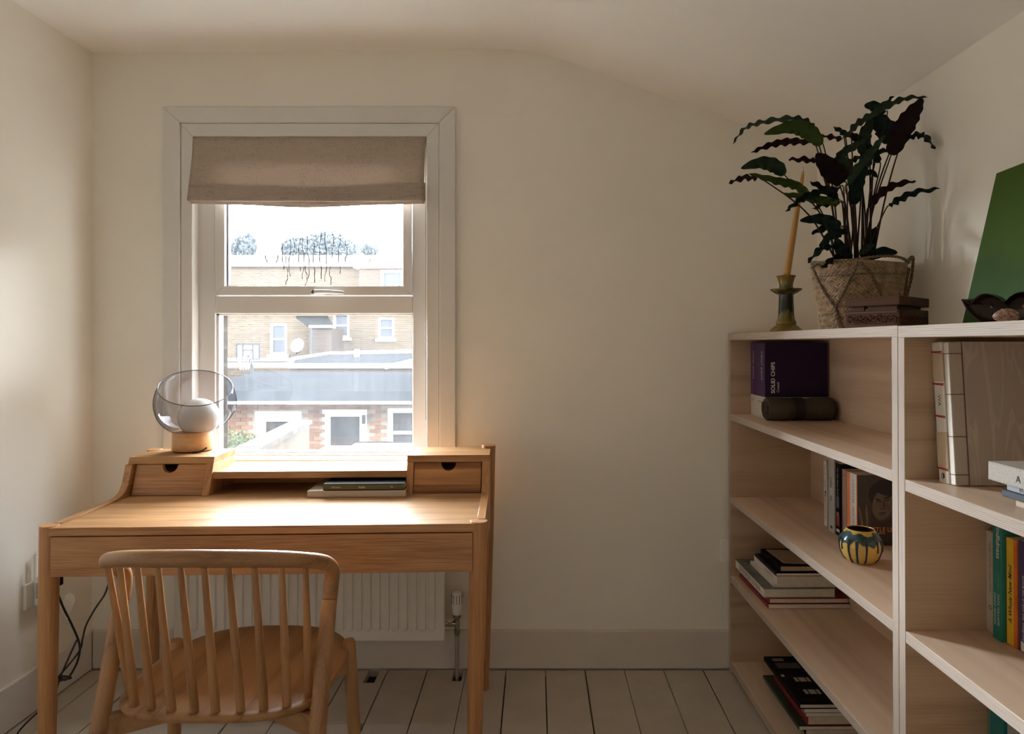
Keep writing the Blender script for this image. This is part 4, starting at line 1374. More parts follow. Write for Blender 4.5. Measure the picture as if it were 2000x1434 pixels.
LEAVES = [
 ([(1590, 258), (1578, 240), (1545, 233), (1490, 240), (1455, 252), (1431, 282)], 9, 'g', .02, .08),
 ([(1604, 283), (1580, 258), (1545, 248), (1492, 262)], 36, 'b', -.02, .03),
 ([(1583, 277), (1545, 275), (1505, 282), (1467, 298)], 14, 'p', .03, .10),
 ([(1532, 342), (1515, 325), (1485, 318), (1447, 329)], 32, 'g', .0, .02),
 ([(1582, 382), (1555, 362), (1515, 352), (1463, 339)], 19, 'b', -.03, .0),
 ([(1478, 347), (1452, 346), (1423, 358)], 10, 'p', .02, .08),
 ([(1592, 317), (1570, 313), (1540, 312)], 10, 'p', .05, .05),
 ([(1648, 356), (1622, 330), (1594, 300)], 48, 'p', -.06, -.03),
 ([(1640, 396), (1590, 388), (1530, 378)], 19, 'b', -.02, .02),
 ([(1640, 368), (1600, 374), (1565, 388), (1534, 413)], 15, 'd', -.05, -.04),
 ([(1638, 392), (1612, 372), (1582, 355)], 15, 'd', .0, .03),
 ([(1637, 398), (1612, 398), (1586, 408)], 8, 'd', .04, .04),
 ([(1645, 271), (1622, 266), (1597, 267)], 8, 'p', .04, .05),
 ([(1657, 266), (1645, 257), (1628, 248)], 11, 'd', .0, .02),
 ([(1655, 268), (1672, 246), (1697, 230), (1735, 207), (1770, 193), (1811, 190)], 14, 'g', -.02, -.03),
 ([(1726, 222), (1708, 208), (1688, 206)], 24, 'd', .02, .02),
 ([(1706, 224), (1724, 206), (1746, 188)], 11, 'd', .04, .0),
 ([(1739, 280), (1728, 250), (1704, 222)], 44, 'd', .0, .05),
 ([(1741, 303), (1758, 262), (1780, 225), (1802, 193)], 46, 'p', -.08, -.04),
 ([(1772, 268), (1792, 262), (1810, 268), (1827, 291)], 11, 'd', -.05, -.02),
 ([(1686, 304), (1688, 268), (1702, 232)], 30, 'g', .0, .04),
 ([(1656, 362), (1680, 325), (1704, 295), (1729, 264)], 19, 'g', -.09, -.03),
 ([(1630, 312), (1655, 292), (1692, 272)], 18, 'g', -.04, .0),
 ([(1682, 275), (1670, 268), (1657, 260)], 17, 'p', .02, .02),
 ([(1716, 318), (1708, 300), (1690, 278)], 17, 'd', .0, .0),
 ([(1714, 300), (1724, 294), (1733, 296)], 11, 'd', .03, .0),
 ([(1656, 350), (1652, 325), (1640, 303)], 30, 'g', .02, .02),
 ([(1655, 316), (1675, 308), (1702, 304)], 9, 'p', .05, .04),
 ([(1667, 400), (1674, 362), (1690, 325)], 30, 'd', -.03, .0),
 ([(1690, 342), (1702, 336), (1714, 347)], 12, 'g', .03, .0),
 ([(1688, 335), (1698, 318), (1706, 302)], 11, 'g', .0, .0),
 ([(1699, 405), (1722, 378), (1750, 362), (1789, 354)], 16, 'p', -.07, -.05),
 ([(1738, 402), (1756, 388), (1790, 374), (1836, 368)], 13, 'd', -.10, -.05),
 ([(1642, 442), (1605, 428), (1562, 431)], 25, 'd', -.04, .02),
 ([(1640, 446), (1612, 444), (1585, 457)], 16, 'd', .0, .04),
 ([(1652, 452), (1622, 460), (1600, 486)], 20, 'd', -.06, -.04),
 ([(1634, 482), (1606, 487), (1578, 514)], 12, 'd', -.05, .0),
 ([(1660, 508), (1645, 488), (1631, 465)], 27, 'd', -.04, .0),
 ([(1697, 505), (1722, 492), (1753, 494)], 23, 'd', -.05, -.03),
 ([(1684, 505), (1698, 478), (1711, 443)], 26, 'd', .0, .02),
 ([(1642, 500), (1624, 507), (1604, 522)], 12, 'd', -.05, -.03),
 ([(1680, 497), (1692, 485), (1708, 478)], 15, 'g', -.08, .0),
]
for args in LEAVES:
    leaf(*args)

# carved wooden box
BWD = wood('carved_walnut', 0, (.038, .015, .009), (.090, .040, .023), .65, spec=.12)
c0 = Vector((.840, 1.564)); 
a, l = toB(c0.x, c0.y)
# local frame: x runs along the carved face away to the far left, y along the right end
bxang = math.radians(120)
BXM = BT(a, l, zt1) @ Matrix.Rotation(bxang, 4, 'Z')
BL, BWI, BH = .140, .118, .074
box = thing('carved_box', 'small carved dark wooden box with its lid ajar in front of the basket', 'box', BXM)
# footprint: x from 0..BL along rotated +x (far left), y from -BWI..0 towards right wall
m = MB()
m.box(0, BL, -BWI, -BWI + .008, 0, .041); m.box(0, BL, -.008, 0, 0, .041); m.box(0, .008, -BWI + .008, -.008, 0, .041); m.box(BL - .008, BL, -BWI + .008, -.008, 0, .041); m.box(.008, BL - .008, -BWI + .008, -.008, 0, .006)
m.build('body', BWD, box, bevel=.0015)
m = MB()
m.box(.012, .085, -.014, -.009, .041, .053); m.box(.095, .132, -.014, -.009, .041, .053); m.box(.012, .018, -BWI + .012, -.015, .041, .050)
m.build('inner_lip', wood('box_lip', 0, (.07, .042, .028), (.11, .062, .040), .7, spec=.08), box)
lid = MB()
lid.box(-.001, BL + .001, -BWI - .001, .001, 0, .021)
lo = lid.build('lid', BWD, box, bevel=.0015)
lo.matrix_basis = Matrix.Translation((0, 0, .0525)) @ Matrix.Rotation(math.radians(2.0), 4, 'X')
# relief: running vine with leaves on the long face (+y side faces the room) and the end
CARV = wood('carving_walnut', 0, (.055, .023, .014), (.125, .060, .036), .6, spec=.15)
m = MB()
P = [Vector((.008 + .124 * i / 40, .0008, .021 + .0085 * math.sin(i / 40 * 4.2 * PI))) for i in range(41)]
m.tube(P, .0013, 6)
for i in range(10):
    x = .012 + .0128 * i; up = 1 if i % 2 else -1
    z_ = .0205 + .0055 * up
    curl = [Vector((x + (.0058 - .0004 * k) * math.cos(k * .6 * up), .0012, z_ + (.0058 - .0004 * k) * math.sin(k * .6 * up))) for k in range(12)]
    m.tube(curl, .0012, 6)
    for dx, dz in ((-.0052, -.006), (.0052, -.006), (0, -.0095)):
        zz = z_ + dz * up
        m.tube([Vector((x + dx * 1.4, .0004, zz - .0032 * up)), Vector((x + dx, .0012, zz)), Vector((x + dx * .5, .0004, zz + .0034 * up))], [.0005, .0030, .0006], 6)
m.build('carving', CARV, box, smooth=60)
m = MB()
m.box(.004, BL - .004, 0, .0016, .034, .039); m.box(.004, BL - .004, 0, .0016, .002, .007)
m.build('moulding', CARV, box, bevel=.0006)
m = MB()
for i in range(6):
    y = -.016 - .016 * i
    m.tube([Vector((-.0008, y + .006 * math.cos(k * .5), .021 + .006 * math.sin(k * .5))) for k in range(12)], .0010, 6)
m.build('carving', CARV, box, smooth=60)

# green canvas leaning on the right wall
GRN, nt, b = newmat('green_paint')
tc = node(nt, 'ShaderNodeTexCoord'); sp = node(nt, 'ShaderNodeSeparateXYZ'); nt.links.new(tc.outputs['Object'], sp.inputs[0])
n = noise(nt, coords(nt, (30, 4, 2)), 1, 4, .6)
ma = node(nt, 'ShaderNodeMath', operation='MULTIPLY_ADD'); nt.links.new(sp.outputs[2], ma.inputs[0]); ma.inputs[1].default_value = 2.4; nt.links.new(n, ma.inputs[2])
col = ramp(nt, ma.outputs[0], [(.35, (.040, .105, .045)), (.8, (.036, .080, .014)), (1.3, (.050, .100, .012))])
nt.links.new(col, b.inputs['Base Color']); b.inputs['Roughness'].default_value = .7; b.inputs['Specular IOR Level'].default_value = .25
cbot = lp(1877.5, 632, 1.604); ctop = lp(1942, 333, 1.617)
up = (ctop - cbot); hgt = up.length; up.normalize()
along = Vector((-.01, -1, .0)).normalized()
nrm_ = along.cross(up).normalized()
Mx = Matrix(((-nrm_.x, along.x, up.x, cbot.x), (-nrm_.y, along.y, up.y, cbot.y), (-nrm_.z, along.z, up.z, 1.3135), (0, 0, 0, 1)))
cv = thing('canvas', 'green painted canvas leaning against the right wall on the bookcase', 'painting', Mx)
MB().box(0, .018, 0, .46, 0, hgt).build('painted_face', GRN, cv, bevel=.001)

# two-lobed dark wooden dish standing against the canvas, and a pink stone
DW = wood('dark_rosewood', 0, (.006, .0025, .002), (.020, .009, .006), .22, 7, .6)
dc = lp(1969, 628, 1.36)
dish = thing('wooden_dish', 'dark polished two lobed wooden dish propped in front of the green canvas', 'dish', Matrix.Translation((dc.x, dc.y, 1.3135)) @ Matrix.Rotation(math.radians(-52), 4, 'Z') @ Matrix.Rotation(math.radians(16), 4, 'X') @ Matrix.Diagonal((.78, 1, 1.02, 1)))
def lobe(s):
    out = []
    for k in range(40):
        a_ = 2 * PI * k / 40
        x = .052 * math.cos(a_); z_ = .036 * math.sin(a_)
        out.append((x, z_))
    return out
rowsO = []
outl0 = [(-.097, .058), (-.091, .056), (-.080, .047), (-.070, .055), (-.052, .066), (-.033, .067), (-.014, .059), (0, .049), (.014, .059), (.033, .067), (.052, .066), (.07, .055), (.080, .047), (.091, .056), (.097, .058), (.086, .036), (.070, .018), (.048, .006), (.024, .001), (0, 0), (-.024, .001), (-.048, .006), (-.070, .018), (-.086, .036)]
outl = [(p.x, p.y) for p in catmull([(x, z_, 0) for x, z_ in outl0] + [(outl0[0][0], outl0[0][1], 0)], 3)[:-1]]
cxy = (0, .030)
def ringd(s, y): return [Vector((cxy[0] + (x - cxy[0]) * s, y, cxy[1] + (z_ - cxy[1]) * s)) for x, z_ in outl]
m = MB()
m.rings([ringd(.15, .024), ringd(.5, .022), ringd(.8, .012), ringd(.97, -.006), ringd(1.0, -.010), ringd(.95, -.010), ringd(.88, -.002), ringd(.6, .010), ringd(.15, .014)])
m.build('bowl', DW, dish, smooth=50)
m = MB()
for x in (-.035, .035):
    m.lathe([(.0001, .003), (.0022, .002), (.003, 0)], 12, (0, 0, 0)) if False else m.tube([(x, .006, .036), (x, .003, .036)], [.0024, .0016], 12)
m.build('copper_stud', flat('copper', (.55, .30, .16), .35, metal=.9), dish, smooth=40)
st = lp(1966, 618, 1.285)
STONE = None
def granite():
    m, nt, b = newmat('pink_granite')
    vo = node(nt, 'ShaderNodeTexVoronoi'); vo.inputs['Scale'].default_value = 220
    nt.links.new(coords(nt), vo.inputs['Vector'])
    n = noise(nt, coords(nt), 160, 4, .7)
    c = ramp(nt, n, [(.32, (.05, .035, .028)), (.48, (.34, .20, .15)), (.62, (.52, .36, .28)), (.8, (.65, .55, .46))])
    nt.links.new(c, b.inputs['Base Color']); b.inputs['Roughness'].default_value = .6
    bump(nt, b, n, .6, .004)
    return m
m = MB(); rs = []
rq = random.Random(2)
for i in range(9):
    th = PI * i / 8
    rs.append([Vector(((.0225 + rq.uniform(-.0045, .0030)) * math.sin(th) * math.cos(2*PI*k/14) + .0001, .016 * math.sin(th) * math.sin(2*PI*k/14) * rq.uniform(.7, 1.15), .0150 - (.0150 + rq.uniform(-.0016, .0004)) * math.cos(th))) for k in range(14)])
m.rings(rs)
sto = m.build('stone', granite(), None, smooth=25)
sto.matrix_basis = Matrix.Translation((st.x, st.y, 1.3137))
tag(sto, 'small rough pinkish stone in front of the dark wooden dish', 'stone')

# ------------------------------------------------------------------ low left corner: router, cord; socket by the bookcase
PLA = paint('white_plastic', (.86, .85, .83), .4, .01, 0, 3)
wr_ = thing('wifi_extender', 'white plug-in wifi extender with upright antennas on the left wall', 'router', (LX, 2.383, .37))
m = MB(); m.box(.022, .060, -.055, .020, .002, .108); m.build('case', PLA, wr_, bevel=.008, bseg=3)
m = MB()
for i in range(9):
    m.box(.030, .052, -.0556, -.0548, .03 + .006 * i, .033 + .006 * i)
m.build('vent_slots', flat('slot_shadow', (.18, .17, .16), .7), wr_)
for (yy, xx, zt) in ((-.042, .022, .170), (-.005, .022, .190), (-.042, .058, .162), (-.005, .058, .205)):
    MB().box(xx - .004, xx + .004, yy - .0045, yy + .0045, .055, zt).build('antenna', PLA, wr_, bevel=.002)
MB().box(0, .012, -.075, .075, -.005, .082).build('socket_plate', PLA, wr_, bevel=.003)
MB().box(.012, .023, -.02, .02, .02, .06).build('plug', PLA, wr_)
# cord hanging behind the desk's front left leg
cord = thing('power_lead', 'black power cord with a white tag hanging in the left corner behind the desk leg', 'cord', (-1.55, 2.25, 0))
Yc = 2.30
P = [lp(100, 1128, 2.2), lp(113, 1160, 2.25), lp(124, 1188, 2.27), lp(140, 1220, Yc), lp(152, 1248, Yc), lp(156, 1268, Yc), lp(152, 1290, Yc), lp(140, 1315, Yc), lp(128, 1328, 2.28), lp(114, 1322, 2.26), lp(132, 1322, 2.27), lp(138, 1325, 2.27), lp(120, 1329, 2.26), lp(106, 1338, 2.25)]
MB().tube(catmull(P, 8), .0036, 8).build('cable', BLACK, cord, world=True, smooth=60)
P2_ = [lp(150, 1250, Yc + .01), lp(118, 1322, 2.27), lp(102, 1362, 2.24), Vector((-1.63, 2.16, .05)), Vector((-1.64, 2.12, .0045)), Vector((-1.66, 2.0, .0045))]
MB().tube(catmull(P2_, 8), .0030, 8).build('cable', BLACK, cord, world=True, smooth=60)
P = [lp(212, 1140, 2.42), lp(204, 1162, 2.40), lp(184, 1192, 2.36), lp(168, 1222, 2.33), lp(161, 1250, Yc + .01), lp(157, 1268, Yc + .008), lp(140, 1292, 2.28), lp(118, 1318, 2.26), lp(108, 1330, 2.25)]
MB().tube(catmull(P, 8), .0030, 8).build('cable', BLACK, cord, world=True, smooth=60)
P = [lp(122, 1184, 2.272), lp(133, 1208, 2.29)]
MB().tube(P, .0042, 10).build('sleeve', PLA, cord, world=True, smooth=60, label='white sleeve')
tg = [(129, 1205), (124, 1178), (127, 1164), (136, 1158), (145, 1163), (146, 1174), (140, 1190), (133, 1206)]
MB().prism([lp(x, y, 2.286 + .0004 * (x - 124)) for x, y in tg], (0, .0006, 0)).build('paper_tag', IVORY, cord, world=True, label='white paper tag')
ad0 = lp(113, 1130, 2.18)
MB().box(ad0.x - .012, ad0.x + .012, ad0.y - .01, ad0.y + .01, ad0.z - .022, ad0.z + .020).build('adapter', NEARBLACK, cord, world=True, bevel=.003)
sock = thing('wall_socket', 'white wall socket plate beside the far end of the bookcase', 'socket', (.765, WY, .458))
MB().box(-.043, .043, -.011, 0, -.043, .043).build('plate', PLA, sock, bevel=.003)
MB().box(-.012, .012, -.0125, -.010, -.03, -.01).build('rocker', PLA, sock, bevel=.001)

# ------------------------------------------------------------------ outside
GZ = -2.3
EXT_RED = flat('red_brick', (.085, .042, .026), .85, .25, 3, spec=0)
EXT_RED2 = flat('pale_red_brick', (.105, .060, .040), .85, .2, 3, spec=0)
MORT = flat('mortar', (.115, .098, .085), .9, spec=0)
SLATE = flat('grey_roof_felt', (.0135, .0148, .0170), .8, .12, .8, spec=0)
SLATED = flat('dark_roof_edge', (.020, .022, .026), .8, .2, 2, spec=0)
WHT = flat('white_gloss_frame', (.80, .80, .80), .5, .02)
GLZ = flat('far_window_glass', (.022, .024, .028), .6, spec=0)
CONC = flat('pale_render', (.11, .10, .088), .8, .08, 1, spec=0)
GWALL = flat('garden_wall_render', (.042, .038, .032), .9, .15, 2, spec=0)
COPING = flat('coping_stone', (.040, .038, .036), .9, .2, 6, spec=0)
def brickmat(name, c1, c2, mo, w_=.23, h_=.078):
    m, nt, b = newmat(name)
    tc = node(nt, 'ShaderNodeTexCoord'); sp = node(nt, 'ShaderNodeSeparateXYZ'); nt.links.new(tc.outputs['Object'], sp.inputs[0])
    ad = node(nt, 'ShaderNodeMath', operation='ADD'); nt.links.new(sp.outputs[0], ad.inputs[0]); nt.links.new(sp.outputs[1], ad.inputs[1])
    cb_ = node(nt, 'ShaderNodeCombineXYZ'); nt.links.new(ad.outputs[0], cb_.inputs[0]); nt.links.new(sp.outputs[2], cb_.inputs[1])
    br = node(nt, 'ShaderNodeTexBrick')
    br.inputs['Scale'].default_value = 1; br.inputs['Brick Width'].default_value = w_; br.inputs['Row Height'].default_value = h_
    br.inputs['Mortar Size'].default_value = .008
    br.inputs['Color1'].default_value = (*c1, 1); br.inputs['Color2'].default_value = (*c2, 1); br.inputs['Mortar'].default_value = (*mo, 1)
    nt.links.new(cb_.outputs[0], br.inputs['Vector'])
    nt.links.new(br.outputs['Color'], b.inputs['Base Color']); b.inputs['Roughness'].default_value = .9; b.inputs['Specular IOR Level'].default_value = 0
    bump(nt, b, br.outputs['Fac'], -.3, .01)
    return m
FARB = brickmat('yellow_stock_brick', (.029, .0215, .0145), (.021, .0152, .0105), (.039, .034, .028))
FARD = brickmat('darker_brick', (.020, .0155, .013), (.016, .0125, .0105), (.027, .024, .021))
structure(MB().box(-220, 200, 3.2, 400, GZ - .3, GZ).build('ground', flat('yard_paving', (.22, .22, .21), .9, .1, 1)))

# the rest of this house's own rear wall, standing round the room
FAC = brickmat('house_rear_brick', (.029, .0215, .0145), (.021, .0152, .0105), (.039, .034, .028))
m = MB()
fy0, fy1 = WY + TH - .02, WY + TH + .12
m.box(-24, HX0 - .05, fy0, fy1, GZ, 7.5); m.box(HX1 + .05, 22, fy0, fy1, GZ, 7.5)
m.box(HX0 - .05, HX1 + .05, fy0, fy1, HZ1 + .04, 7.5); m.box(HX0 - .05, HX1 + .05, fy0, fy1, GZ, HZ0 - .02)
structure(m.build('wall_outer', FAC))
# unseen block added right of the window to dim the left wall
structure(MB().box(2.6, 7, 3.12, 10.5, GZ, 3.1).build('wall_light_block', FAC))
structure(MB().box(2.4, 7.2, 3.10, 10.7, 3.1, 3.22).build('roof_light_block', flat('light_block_top', (.03, .03, .034), .9, spec=0)))
# near outbuilding with the door: brick by brick
NYW = 13.8
ob = thing('brick_outbuilding', 'red brick outbuilding with white door and grey felt roof across the yard', 'building', (-4.5, NYW, GZ))
bwx0, bwx1 = lp(405, 0, NYW).x, lp(860, 0, NYW).x
ztopw = lp(0, 786, NYW).z
openings = []
def opening(px0, px1, py0, py1):
    a_ = lp(px0, py0, NYW); b_ = lp(px1, py1, NYW)
    openings.append((a_.x, b_.x, b_.z, a_.z))
opening(497, 588, 804, 900); opening(629, 716, 800, 960); opening(757, 850, 798, 900)
zb0 = lp(0, 893, NYW).z
# backing wall with real holes, mortar coloured
def wall_with_holes(x0, x1, z0, z1, holes, y0, y1, name, mat, par):
    m = MB()
    xs = sorted({x0, x1, *[h[0] for h in holes], *[min(h[1], x1) for h in holes]})
    for xa, xb in zip(xs, xs[1:]):
        mid_ = (xa + xb) / 2
        cut = [(h[2], h[3]) for h in holes if h[0] <= mid_ <= h[1]]
        zz = z0
        for a_, b_ in sorted(cut):
            if a_ > zz: m.box(xa, xb, y0, y1, zz, a_)
            zz = max(zz, b_)
        if zz < z1: m.box(xa, xb, y0, y1, zz, z1)
    return m.build(name, mat, par, world=True)
wall_with_holes(bwx0, bwx1, GZ, ztopw, openings, NYW + .012, NYW + .25, 'wall', MORT, ob)
bw, bh = .226, .0775
me_brick = None
row = 0
z = ztopw - bh
cnt = 0
while z > zb0 - bh and cnt < 300:
    x = bwx0 - (bw / 2 if row % 2 else 0)
    while x < bwx1:
        xa, xb = x + .005, x + bw - .005
        ok = xb <= bwx1 and xa >= bwx0
        for (h0, h1, z0_, z1_) in openings:
            if xb > h0 + .05 and xa < h1 - .05 and z + bh > z0_ and z < z1_ - .03: ok = False
        if ok:
            if me_brick is None:
                o = MB().box(-.108, .108, 0, .06, 0, bh - .010).build('brick', EXT_RED, ob)
                me_brick = o.data
                me2 = me_brick.copy(); me2.materials.clear(); me2.materials.append(EXT_RED2)
            else:
                o = bpy.data.objects.new('brick', me_brick if rng.random() < .55 else me2); C.objects.link(o); o.parent = ob
            o.location = ((xa + xb) / 2 + 4.5, rng.uniform(-.004, .004), z + .005 - GZ)
            cnt += 1
        x += bw
    row += 1; z -= bh
def exwin(par, x0, x1, z0, z1, y, fw=.09, mull=(), bars=(), name='window', door=False):
    m = MB()
    m.box(x0, x0 + fw, y - .03, y + .05, z0, z1); m.box(x1 - fw, x1, y - .03, y + .05, z0, z1)
    m.box(x0 + fw, x1 - fw, y - .03, y + .05, z1 - fw, z1); m.box(x0 + fw, x1 - fw, y - .03, y + .05, z0, z0 + fw)
    for bz in bars: m.box(x0 + fw, x1 - fw, y - .02, y + .05, bz - .03, bz + .03)
    f = m.build(name, WHT, par, world=True)
    MB().box(x0 + fw, x1 - fw, y + .03, y + .045, z0 + fw, z1 - fw).build('pane', GLZ, f, world=True)
    return f
h = openings[0]; exwin(ob, h[0], h[1], h[2], h[3], NYW + .05, .20)
h = openings[1]; dd = exwin(ob, h[0], h[1], GZ + .02, h[3], NYW + .05, .145, name='door')
hz = lp(711, 818, NYW)
MB().box(hz.x - .03, hz.x + .03, NYW - .06, NYW, hz.z - .10, hz.z + .08).build('handle', GLZ, dd, world=True)
h = openings[2]; exwin(ob, h[0], h[1], h[2], h[3], NYW + .05, .09, bars=(lp(0, 846, NYW).z,))
# roof: pale gutter line, dark edge band, long felt slope
e0 = lp(405, 783, 13.5); e1 = lp(860, 779, 13.5)
m = MB(); m.box(bwx0 - .3, bwx1 + .3, 13.45, 13.60, ztopw - .005, ztopw + .05); m.build('gutter', WHT, ob, world=True)
zA_, zB_ = ztopw + .05, lp(0, 765, 13.5).z
m = MB(); m.prism([(bwx0 - .3, 13.46, zA_), (bwx0 - .3, 13.62, zB_), (bwx0 - .3, 14.2, zB_), (bwx0 - .3, 14.2, zA_)], (bwx1 - bwx0 + .6, 0, 0)); m.build('roof_edge', SLATED, ob, world=True)
zR = lp(0, 727, 16.8).z
m = MB(); m.prism([(bwx0 - .3, 13.62, zB_), (bwx0 - .3, 16.8, zR), (bwx0 - .3, 16.8, zR - .3), (bwx0 - .3, 14.2, zA_)], (bwx1 - bwx0 + .6, 0, 0)); m.build('roof', SLATE, ob, world=True)
# flat-roofed range behind
fr_ = thing('flat_roofed_block', 'pale flat roofed block with white parapet behind the grey felt roof', 'building', (-4, 18, GZ))
x0, x1 = lp(405, 0, 18).x, lp(880, 0, 18).x
m = MB(); m.box(x0, x1, 18, 18.3, GZ, lp(0, 719, 18).z); m.build('wall', FARB, fr_, world=True)
m = MB(); m.box(lp(568, 0, 18).x, x1, 17.9, 18.1, lp(0, 719, 18).z, lp(0, 710, 18).z); m.build('parapet', WHT, fr_, world=True)
m = MB(); m.prism([(lp(570, 0, 18).x, 18.1, lp(0, 711, 18).z), (x1, 18.1, lp(0, 711, 18).z), (x1, 24, lp(0, 690, 24).z), (lp(640, 0, 24).x, 24, lp(0, 692, 24).z), (lp(568, 0, 21).x, 21, lp(0, 700, 21).z)], (0, 0, -.2)); m.build('roof', SLATE, fr_, world=True)
m = MB(); m.box(lp(405, 0, 19).x, lp(575, 0, 19).x, 18.6, 19, lp(0, 722, 18.6).z - .3, lp(0, 704, 18.6).z); m.build('side_wall', CONC, fr_, world=True)
m = MB(); m.box(lp(405, 0, 19).x, lp(575, 0, 19).x, 18.5, 18.7, lp(0, 705, 18.5).z, lp(0, 700, 18.5).z); m.build('coping', WHT, fr_, world=True)
m = MB(); m.tube([lp(570, 702, 20), lp(640, 691, 24), lp(700, 689, 24), lp(812, 686, 24)], .06, 6); m.build('coping', WHT, fr_, world=True)
a_ = lp(716, 703, 20.5); MB().box(a_.x, a_.x + .75, 20.4, 20.6, a_.z - .12, a_.z + .02).build('rooflight', SLATED, fr_, world=True)
a_ = lp(653, 699, 21); MB().box(a_.x, a_.x + .48, 20.9, 21.1, a_.z - .05, a_.z + .01).build('rooflight', SLATED, fr_, world=True)
a_ = lp(697, 690, 22); MB().tube([a_ - Vector((0, 0, .3)), a_ + Vector((0, 0, .12))], .09, 8).build('vent_pipe', WHT, fr_, world=True)
m = MB(); m.tube([lp(752, 718, 17.9), lp(800, 706, 17.9), lp(830, 704, 17.9)], .05, 6); m.build('coping', WHT, fr_, world=True)

# brick house far behind
HY = 28.0
hs = thing('brick_house', 'pale yellow brick terrace house seen through the window beyond the roofs', 'building', (-7, HY, GZ))
holes = []
def hop(px0, px1, py0, py1):
    a_ = lp(px0, py0, HY); b_ = lp(px1, py1, HY); holes.append((a_.x, b_.x, b_.z, a_.z)); return holes[-1]
w1 = hop(527, 560, 632, 693); w2 = hop(650, 682, 612, 660); w3 = hop(738, 770, 620, 662)
x0, x1 = -48.0, 42.0
zt_ = lp(0, 522, HY).z
wall_with_holes(x0, x1, GZ, zt_, holes, HY, HY + .3, 'wall', FARB, hs)
for (q_, n_) in ((w1, 2), (w2, 1), (w3, 1)):
    exwin(hs, q_[0], q_[1], q_[2], q_[3], HY + .08, .09, bars=[q_[2] + (q_[3] - q_[2]) * .5])
    MB().box(q_[0] - .08, q_[1] + .08, HY - .1, HY + .05, q_[2] - .1, q_[2]).build('stone_sill', WHT, hs, world=True)
# rear extension with a lean-to roof and darker brick side
ea, eb = lp(607, 0, 26), lp(650, 0, 26)
m = MB(); m.box(lp(604, 0, 26.4).x, lp(648, 0, 26.4).x, 26.4, HY, GZ, lp(0, 641, 26.4).z); m.build('rear_extension', FARD, hs, world=True)
m = MB(); m.prism([lp(578, 617, 27.4), lp(606, 637, 26.3), lp(651, 637, 26.3), lp(640, 617, 27.9)], (0, 0, -.1)); m.build('lean_to_roof', flat('slate_tile', (.008, .0085, .009), .8, .2, 6, spec=0), hs, world=True)
m = MB(); m.tube([lp(604, 638, 26.25), lp(652, 638, 26.25)], .05, 6); m.build('gutter', WHT, hs, world=True)
m = MB(); m.tube([lp(608, 640, 26.2), lp(608, 692, 26.2)], .04, 6); m.build('downpipe', SLATED, hs, world=True)
m = MB(); m.box(x0 - .3, x1, HY - .25, HY + 1.2, zt_, zt_ + .18); m.build('eaves', CONC, hs, world=True)
m = MB(); m.prism([(x0 - .3, HY - .2, zt_ + .18), (x0 - .3, HY + 3.5, lp(0, 498, HY + 3.5).z), (x0 - .3, HY + 5, zt_ + .18)], (lp(702, 0, HY).x - x0 + .3, 0, 0)); m.build('roof', flat('pale_tile', (.03, .027, .024), .9, .1, 2, spec=0), hs, world=True)
# taller white-parapet part at the right
ra, rb = lp(702, 0, 27.5).x, 42.0
m = MB(); m.box(ra, rb, 27.5, HY, lp(0, 566, 27.5).z, lp(0, 522, 27.5).z); m.build('dormer_wall', brickmat('orange_brick', (.036, .019, .0125), (.030, .016, .0105), (.045, .038, .033)), hs, world=True)
m = MB(); m.box(ra - .2, rb, 27.3, HY + .5, lp(0, 524, 27.4).z, lp(0, 515, 27.4).z); m.build('parapet', WHT, hs, world=True)
m = MB(); m.box(ra + .2, rb, HY + 1.5, HY + 2, lp(0, 520, HY + 1.5).z, lp(0, 498, HY + 1.5).z); m.build('upper_wall', CONC, hs, world=True)
a_ = lp(744, 528, 27.5); b_ = lp(790, 566, 27.5)
exwin(hs, a_.x, b_.x, b_.z, a_.z, 27.42, .12)

# satellite dish, basketball hoop
sd = thing('satellite_dish', 'white satellite dish fixed to the brick house wall outside', 'dish', lp(583, 676, HY - .75))
m = MB(); m.lathe([(.001, 0), (.12, .015), (.22, .05), (.29, .095), (.285, .10), (.2, .06), (.001, .012)], 24)
d_ = m.build('reflector', WHT, sd, smooth=60); d_.rotation_euler = (math.radians(72), 0, math.radians(-15))
MB().tube([(0, .3, -.1), (0, .05, -.25), (-.02, -.3, -.28)], .03, 8).build('arm', SLATED, sd)
MB().box(-.06, .02, -.36, -.24, -.32, -.22).build('receiver', SLATED, sd)
bh_ = thing('basketball_hoop', 'basketball hoop with a transparent backboard outside beyond the grey roof', 'hoop', lp(484, 687, 17.6))
w2_ = (508 - 461) / 2 * 17.6 / F; h2_ = (703 - 671) / 2 * 17.6 / F
m = MB()
fr2 = .035
m.box(-w2_, w2_, 0, .03, h2_ - fr2, h2_); m.box(-w2_, w2_, 0, .03, -h2_, -h2_ + fr2)
m.box(-w2_, -w2_ + fr2, 0, .03, -h2_ + fr2, h2_ - fr2); m.box(w2_ - fr2, w2_, 0, .03, -h2_ + fr2, h2_ - fr2)
BOARDG = flat('board_grey', (.015, .018, .024), .7, spec=.05)
m.build('frame', BOARDG, bh_)
m = MB()
for x in (-.13, .13): m.box(x - .012, x + .012, -.005, .02, -h2_ + fr2, h2_ - fr2)
m.box(-.12, .12, -.005, .02, .03, .05)
m.tube([(-.12, 0, .03), (0, 0, -.16), (.12, 0, .03)], .008, 6)
m.build('target_frame', BOARDG, bh_)
MB().box(-w2_ + fr2, w2_ - fr2, .012, .018, -h2_ + fr2, h2_ - fr2).build('backboard', PANE_LO, bh_)
m = MB(); m.tube([(.0 + .17 * math.cos(2*PI*k/20), -.2 + .17 * math.sin(2*PI*k/20), -.16) for k in range(21)], .012, 6, cap=False)
m.build('rim', flat('rim_grey', (.30, .25, .22), .5), bh_)
m = MB()
